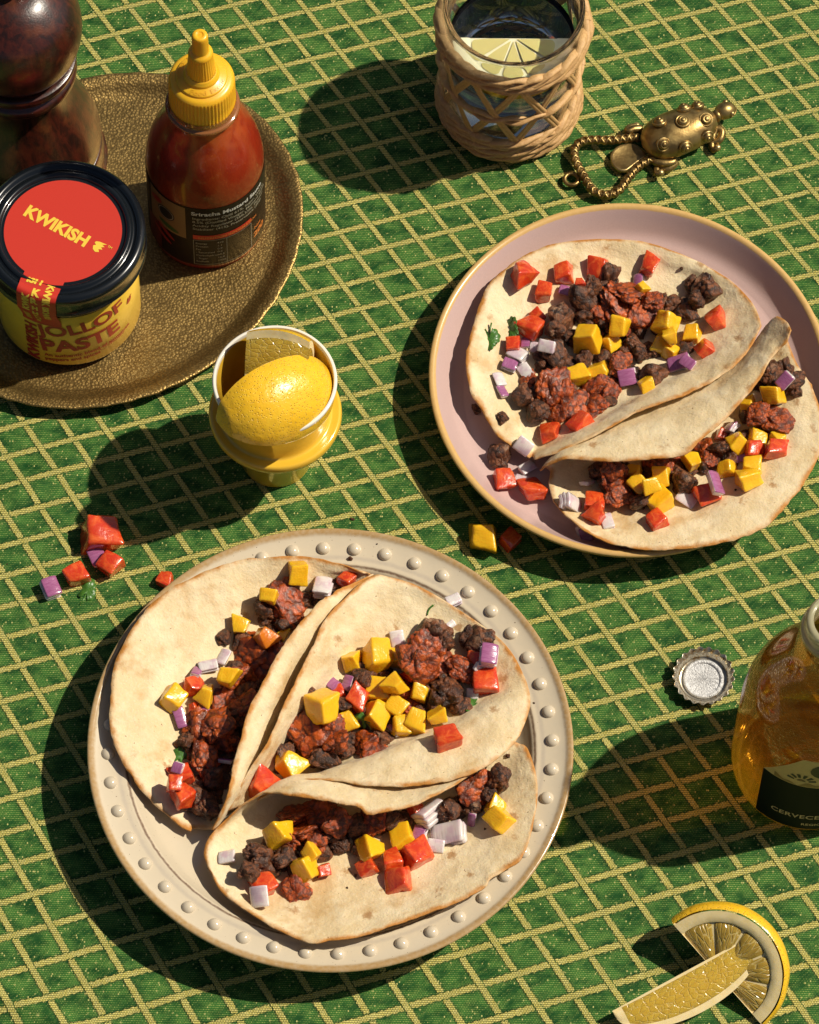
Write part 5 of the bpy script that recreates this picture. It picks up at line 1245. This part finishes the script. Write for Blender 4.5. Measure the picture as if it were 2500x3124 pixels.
def put(kind, fr, x, y, half, where, desc=None, ang=None, tilt=.35, up=None, group=None, shape=None):
    k = {FW: 1.1058, FP: 1.4024}.get(fr, 1.0)
    px, py = fr(x, y); P, nrm = hit(px, py)
    s = half / k * cmpp(P)
    nm, cat, sc, lift = KIND[kind]
    lift = lift if up is None else up
    d = Vector(ray(px, py))
    n2 = (nrm + Vector((0, 0, 1.2))).normalized()
    # climb back along the sight line until the piece sits on the surface
    ctr = P - d * (s * lift / max(.35, -d.z))
    lib = LIB[kind]; i = COUNT.get(kind, 0) if shape is None else shape; COUNT[kind] = COUNT.get(kind, 0) + 1
    me, V, Fc = lib[i % len(lib)]
    S_ = Vector([c * s * rng.uniform(.88, 1.12) for c in sc])
    a = ang if ang is not None else rng.uniform(0, 6.28)
    q = n2.to_track_quat('Z', 'Y').to_matrix() @ Euler((rng.gauss(0, tilt), rng.gauss(0, tilt), a)).to_matrix()
    m4 = Matrix.Translation(ctr * CM) @ q.to_4x4() @ Matrix.Diagonal(S_).to_4x4()
    o = bpy.data.objects.new(nm, me); o.matrix_world = m4; link(o)
    mw = q.to_4x4() @ Matrix.Diagonal(S_).to_4x4()
    if kind != 'leaf': solid([ctr + mw @ Vector(v) for v in V], Fc)
    ITEMS.append((o, kind, cat, where, px, py, half / k, desc))
    return o
ITEMS = []
P1, P2, P3 = 'left taco on the beaded plate', 'middle taco on the beaded plate', 'nearest taco on the beaded plate'
P4, P5 = 'upper taco on the pink plate', 'lower taco on the pink plate'
# bedding of browned meat that fills each fold
BED = {P1: (FW, [(640, 340), (700, 370), (560, 440), (610, 480), (660, 430), (530, 540), (590, 570), (640, 510), (490, 640), (540, 680), (590, 610), (440, 720), (480, 760), (530, 770), (400, 820), (450, 850), (500, 850), (400, 930), (450, 950), (480, 900), (760, 300), (830, 265)], 46),
       P2: (FW, [(690, 850), (740, 800), (800, 750), (860, 700), (800, 840), (860, 800), (920, 760), (960, 700), (930, 620), (900, 660), (1000, 640), (1060, 700), (1080, 620), (1120, 560), (1040, 560), (1180, 620), (1160, 680), (1240, 640), (1180, 520), (1250, 560), (1020, 770), (970, 560), (830, 650)], 46),
       P3: (FW, [(600, 1180), (650, 1140), (700, 1090), (760, 1050), (700, 1170), (760, 1120), (820, 1080), (820, 1150), (880, 1060), (880, 1120), (940, 1080), (1000, 1060), (1060, 1050), (1110, 1040), (1230, 1010), (1280, 1000), (1330, 970), (1380, 950), (1420, 920), (960, 1130), (740, 1220)], 46),
       P4: (FP, [(700, 470), (780, 430), (640, 560), (720, 540), (800, 500), (880, 500), (960, 500), (1040, 500), (1120, 520), (600, 680), (680, 640), (760, 620), (860, 620), (960, 600), (1060, 600), (560, 770), (640, 740), (720, 720), (800, 720), (900, 700), (1000, 690), (500, 880), (580, 860), (660, 850), (740, 830), (830, 800), (930, 790), (540, 940), (640, 930), (730, 910)], 52),
       P5: (FP, [(790, 1210), (850, 1250), (900, 1210), (870, 1310), (950, 1270), (960, 1340), (1010, 1210), (1040, 1270), (1110, 1220), (1140, 1270), (1180, 1180), (1240, 1190), (1290, 1130), (1350, 1150), (1360, 1060), (1430, 1050), (1420, 960), (1480, 960), (1540, 900), (1540, 800), (1590, 840)], 50)}
for wh, (fr, pts, h) in BED.items():
    for x, y in pts: put('meat', fr, x, y, h * rng.uniform(.85, 1.1), wh, up=.1, desc='bed')
def many(kind, fr, wh, L):
    for q in L:
        put(kind, fr, q[0], q[1], q[2], wh, desc=q[3] if len(q) > 3 else None)
# --- left taco
many('meat', FW, P1, [(620, 330, 38), (690, 380, 34), (400, 970, 66), (440, 1005, 44), (540, 700, 52), (370, 775, 44), (490, 425, 28), (560, 620, 46), (455, 905, 50)])
many('tomato', FW, P1, [(905, 230, 30), (385, 590, 42), (345, 890, 40), (345, 955, 46), (322, 920, 30), (388, 665, 22)])
many('onion', FW, P1, [(825, 258, 32), (398, 548, 26), (437, 522, 30), (490, 492, 28), (345, 695, 34), (335, 865, 24), (420, 680, 22), (495, 842, 26)])
many('salsa', FW, P1, [(708, 310, 74), (590, 490, 78), (540, 575, 55), (505, 660, 62), (410, 760, 74), (560, 655, 52), (485, 790, 62), (430, 835, 50), (470, 720, 55)])
many('sauced', FW, P1, [(628, 430, 42, 'orange mango cube coated in red salsa')])
many('mango', FW, P1, [(743, 210, 36), (640, 288, 34), (545, 385, 35), (692, 415, 24), (500, 558, 40), (318, 630, 43), (425, 615, 41)])
many('leaf', FW, P1, [(345, 825, 30)])
# --- middle taco
many('meat', FW, P2, [(1195, 415, 66), (1240, 440, 40), (1350, 437, 56), (1310, 425, 34), (1250, 610, 56), (1210, 650, 46), (700, 822, 44), (830, 835, 52), (900, 812, 38), (785, 622, 34), (960, 562, 38), (1290, 660, 40), (885, 645, 36)])
many('tomato', FW, P2, [(1130, 548, 38), (1345, 510, 40), (1370, 578, 50, 'wedge of red tomato'), (865, 622, 36), (940, 632, 40), (607, 915, 60, 'big slab of tomato at the mouth of the fold')])
many('onion', FW, P2, [(1075, 430, 28), (1255, 385, 20), (1265, 303, 24), (1383, 487, 38), (1350, 530, 20), (1328, 622, 27), (905, 580, 30), (858, 588, 26), (742, 715, 22), (1065, 738, 30)])
many('salsa', FW, P2, [(1160, 475, 66), (1225, 520, 58), (1290, 530, 48), (1160, 520, 50), (790, 755, 78), (850, 725, 46), (870, 775, 44), (985, 785, 60), (1115, 492, 42), (1085, 590, 40), (1120, 645, 40)])
many('mango', FW, P2, [(918, 503, 38), (1070, 495, 40), (1005, 495, 52), (1075, 585, 38), (1012, 603, 50), (1152, 612, 34), (1070, 655, 43), (1003, 697, 50), (1085, 725, 40), (1140, 715, 46), (1208, 690, 35), (818, 668, 58), (905, 712, 40), (708, 858, 50)])
put('tomato', FW, 1248, 768, 48, P2, 'tomato wedge lying on the curled lip', shape=2)
many('leaf', FW, P2, [(1330, 655, 27), (960, 705, 24)])
# --- nearest taco
many('meat', FW, P3, [(620, 1195, 62), (600, 1150, 40), (690, 1170, 42), (850, 1085, 50), (940, 1062, 44), (1250, 1005, 48), (1330, 995, 48), (1420, 905, 50), (1390, 955, 38), (1055, 1045, 38), (575, 1215, 40)])
many('tomato', FW, P3, [(620, 1262, 45), (825, 1215, 30), (1060, 1175, 45), (1140, 1155, 50), (1075, 1245, 45, 'tomato dice lying out on the bare flap'), (975, 1205, 36), (1140, 1010, 28)])
many('onion', FW, P3, [(612, 1300, 42), (500, 1170, 34), (1185, 1020, 44), (1150, 1095, 34), (1250, 1088, 50), (1205, 1130, 32), (1330, 1045, 26)])
many('salsa', FW, P3, [(815, 1035, 66), (730, 1025, 52), (760, 1080, 50), (735, 1280, 48), (990, 1042, 48), (1350, 940, 60), (880, 1045, 50), (800, 1110, 42), (700, 1110, 40)])
many('mango', FW, P3, [(670, 1090, 48), (765, 1205, 46), (785, 1150, 32), (993, 1140, 45), (1090, 1098, 47), (1410, 1000, 36), (1418, 1045, 44)])
# --- upper taco on the pink plate
many('meat', FP, P4, [(715, 455, 66), (820, 385, 66), (760, 420, 50), (620, 545, 62), (590, 590, 48), (1240, 430, 76), (1180, 400, 40), (1200, 470, 50), (1160, 520, 58), (1110, 490, 50), (590, 700, 66), (540, 730, 48), (460, 880, 58), (520, 945, 54), (1010, 785, 72), (930, 660, 52), (960, 700, 40), (800, 570, 38), (1150, 680, 40), (720, 720, 40), (640, 620, 38), (880, 735, 40), (370, 970, 30, 'small crumb of browned meat'), (830, 905, 36)])
many('tomato', FP, P4, [(455, 355, 55), (630, 352, 42), (550, 435, 42), (780, 330, 52), (1003, 318, 44), (700, 395, 26), (515, 540, 34), (490, 590, 54), (415, 662, 38), (1280, 555, 55), (1232, 680, 40), (575, 1035, 48), (705, 1000, 48)])
many('onion', FP, P4, [(640, 430, 30), (955, 390, 28), (472, 652, 27), (510, 672, 26), (560, 665, 40), (435, 705, 38), (400, 750, 36), (470, 775, 34), (355, 810, 33), (365, 860, 32), (905, 800, 46), (1130, 745, 44), (1165, 735, 36), (460, 1095, 40, 'purple square of onion dabbed with sauce')])
many('salsa', FP, P4, [(860, 490, 88), (900, 440, 60), (780, 515, 52), (965, 525, 66), (1010, 470, 44), (590, 840, 76), (690, 930, 66), (640, 890, 58), (830, 865, 54), (760, 930, 50), (870, 740, 46), (780, 850, 52), (480, 820, 46), (610, 950, 48), (900, 590, 26)])
many('mango', FP, P4, [(745, 635, 58), (875, 585, 50), (835, 655, 44), (960, 425, 30), (1050, 660, 52), (1072, 570, 56), (1095, 625, 40), (1180, 615, 42), (1085, 690, 38), (700, 795, 46), (790, 770, 50), (990, 838, 40)])
many('leaf', FP, P4, [(405, 590, 42), (315, 635, 38)])
# --- lower taco on the pink plate
many('meat', FP, P5, [(780, 1195, 50), (815, 1255, 48), (950, 1335, 52), (1150, 1245, 58), (1300, 1105, 50), (1520, 785, 56), (1610, 815, 56), (1580, 770, 48), (1470, 820, 42), (900, 1300, 40), (1630, 860, 36)])
many('tomato', FP, P5, [(760, 1340, 48), (775, 1400, 55), (1030, 1412, 46), (1250, 1305, 56), (1450, 1112, 46), (1540, 1110, 46), (1310, 1050, 28)])
many('onion', FP, P5, [(735, 1250, 34), (660, 1340, 42), (720, 1470, 42), (820, 1420, 38), (1160, 1320, 48), (1285, 1255, 54), (1350, 1015, 40), (1580, 815, 34), (1395, 1150, 26), (1462, 885, 28)])
many('salsa', FP, P5, [(1030, 1185, 56), (1090, 1170, 46), (1230, 1105, 56), (1255, 1150, 40), (860, 1240, 60), (870, 1300, 50), (840, 1195, 44), (1495, 970, 64), (1550, 985, 50), (1460, 960, 44)])
many('mango', FP, P5, [(930, 1205, 36), (955, 1255, 50), (1000, 1270, 40), (1055, 1230, 46), (1180, 1160, 40), (1048, 1340, 58), (1335, 1190, 46), (1440, 1180, 42), (1425, 1235, 58), (1380, 1090, 46), (1460, 1065, 42), (1530, 880, 50), (1412, 920, 36), (1550, 1060, 36)])
# --- strays on the pink plate and the cloth
PS, CS = 'pink plate beside the tacos', 'green cloth'
many('meat', FP, PS, [(358, 1140, 64, 'lone lump of browned meat on the bare pink plate'), (255, 935, 24, 'tiny meat crumb under the tortilla edge on the pink plate')])
many('onion', FP, PS, [(475, 1185, 36, 'white onion piece beside the lone meat lump on the pink plate'), (450, 1240, 26, 'pale onion sliver between two tomato dice on the pink plate')])
many('tomato', FP, PS, [(378, 1240, 46, 'tomato dice just below the lone meat lump on the pink plate'), (492, 1280, 54, 'tomato dice nearest the rim on the bare pink plate')])
many('mango', FP, CS, [(285, 1485, 64, 'big mango chunk on the cloth between the two plates')])
many('tomato', FP, CS, [(402, 1497, 42, 'small red tomato dice touching the mango chunk on the cloth')])
FC = lambda x, y: (80 + x / 3.317, 1540 + y / 3.317)
def stray(kind, x, y, h, desc, shape, ang=0.0):
    o = put(kind, lambda a, b: (80 + a / 3.317, 1540 + b / 3.317), x, y, h / 3.317, CS, desc, ang=ang, tilt=.1, shape=shape)
stray('tomato', 770, 310, 195, 'large dark red tomato wedge at the top of the scraps left on the cloth', 2, .3)
stray('onion', 690, 500, 130, 'layered pale onion piece between two tomato dice on the cloth', 4, 1.0)
stray('tomato', 845, 610, 130, 'square orange-red tomato dice beside the layered onion on the cloth', 5, .5)
stray('tomato', 490, 715, 150, 'wet torn tomato scrap beside the small green leaf on the cloth', 1, .4)
stray('onion', 250, 850, 115, 'purple backed onion piece at the left end of the scraps on the cloth', 1, .6)
stray('leaf', 620, 865, 90, 'small green leaf lying on the cloth by the tomato scraps', 1, .5)
stray('tomato', 1395, 765, 95, 'tomato corner peeping out from under the beaded plate', 3, .2)
# crumbs
cb = []
cm_ = crag(mesh('meat_crumb', *lump(77, 'salsa'), MEAT), 77)
for i, (x, y, r, lb) in enumerate(((1076, 1585, .13, 'dark crumb on the cloth above the beaded plate'), (1070, 1706, .18, 'brown fleck of sauce on the rim of the beaded plate'), (1550, 2308, .16, 'meat crumb beside the right end of the nearest taco'), (1553, 2305, .1, None),
                      (1484, 2343, .07, None), (1630, 2145, .07, None), (1552, 1948, .06, None), (1151, 1660, .06, None), (2055, 1050, .05, None), (1480, 2530, .08, None), (1060, 2710, .08, None), (1085, 2672, .12, 'meat crumb lying on the bare flap of the nearest taco'), (2080, 820, .15, 'meat crumb beside the dark meat at the top right of the pink plate'), (2245, 1495, .1, None), (22, 1722, .05, None), (1378, 1420, .07, None))):
    P, n_ = hit(x, y); o = bpy.data.objects.new('meat_crumb', cm_); o.location = (P + Vector((0, 0, r * .3))) * CM; o.scale = (r, r * .8, r * .7); o.rotation_euler = (i, i * 2, i * 3); link(o)
    tag(o, lb or 'tiny dark crumb scattered on the plates and the cloth', 'crumb', 'crumbs')
# curved sliver of stalk
P, n_ = hit(*FW(1185, 335)); pts = [hit(*FW(x, y))[0] + Vector((0, 0, .06)) for x, y in ((1198, 318), (1188, 326), (1180, 338), (1177, 352))]
V, Fc = tube(resample(pts, 12), lambda u: .06 * (1 - .4 * u), 8); base = Vector(V[0]); o = obj('herb_stalk', [Vector(v) - base for v in V], Fc, LEAF, loc=base); tag(o, 'thin curved green stalk on the bare upper flap of the middle taco', 'herb')
# labels
ORD = ['first', 'second', 'third', 'fourth', 'fifth', 'sixth', 'seventh', 'eighth', 'ninth', 'tenth', 'eleventh', 'twelfth', 'thirteenth', 'fourteenth', 'fifteenth', 'sixteenth']
NAME = {'meat': 'browned meat chunk', 'salsa': 'spoonful of red salsa', 'mango': 'yellow mango cube', 'sauced': 'mango cube', 'tomato': 'red tomato dice', 'onion': 'onion piece', 'leaf': 'coriander leaf'}
byk = {}
for it in ITEMS: byk.setdefault((it[1], it[3]), []).append(it)
SHORT = {P1: 'left taco, beaded plate', P2: 'middle taco, beaded plate', P3: 'nearest taco, beaded plate', P4: 'upper taco, pink plate', P5: 'lower taco, pink plate'}
def pos_of(k, n):
    m = n - 1 - k
    if n == 1: return 'only'
    if k == 0: return 'topmost'
    if m == 0: return 'lowest'
    return f"{ORD[k]} from the top" if k <= m else f"{ORD[m]} from the bottom"
MARK = {}
for (kind, wh), L in byk.items():
    cat = KIND[kind][1]; grp = f"{cat} pieces on the {wh}"
    for i in L: i[0]['group'] = grp; i[0]['category'] = cat
    for i in L:
        if i[7] and i[7] != 'bed': i[0]['label'] = i[7] if wh in (PS, CS) else f"{i[7]}, {wh}"
        elif i[7] == 'bed': i[0]['label'] = f"browned meat half buried in the heap that fills the {wh}"
    rest = sorted([i for i in L if not i[7]], key=lambda i: i[5])
    if kind in ('meat', 'salsa'): continue
    for k, i in enumerate(rest):
        ps = pos_of(k, len(rest)); nm = {'mango': 'mango cube', 'tomato': 'tomato dice', 'onion': 'onion piece', 'leaf': 'coriander leaf'}[kind]
        col = {'mango': 'yellow', 'tomato': 'red', 'onion': 'pale', 'leaf': 'green'}[kind]
        i[0]['label'] = f"{col} {nm} in the {wh}" if ps == 'only' else f"{col} {nm}, {ps} in the {wh}"
        if kind in ('mango', 'tomato'): MARK.setdefault(wh, []).append((i[4], i[5], nm if ps == 'only' else (f"{ps} {nm}" if 'most' in ps or 'lowest' in ps else f"{nm} {ps}")))
USED = set()
for (kind, wh), L in byk.items():
    if kind not in ('meat', 'salsa') or wh not in MARK: continue
    for i in L:
        if i[7]: continue
        cand = sorted(MARK[wh], key=lambda m: math.hypot(m[0] - i[4], m[1] - i[5]))
        for m in cand:
            dx, dy = i[4] - m[0], i[5] - m[1]
            d = ('right of' if dx > 0 else 'left of') if abs(dx) > abs(dy) else ('below' if dy > 0 else 'above')
            lb = f"{'dark meat' if kind == 'meat' else 'red salsa'} {d} the {m[2]}, {SHORT[wh]}"
            if lb not in USED and len(lb.split()) <= 16: break
        USED.add(lb); i[0]['label'] = lb
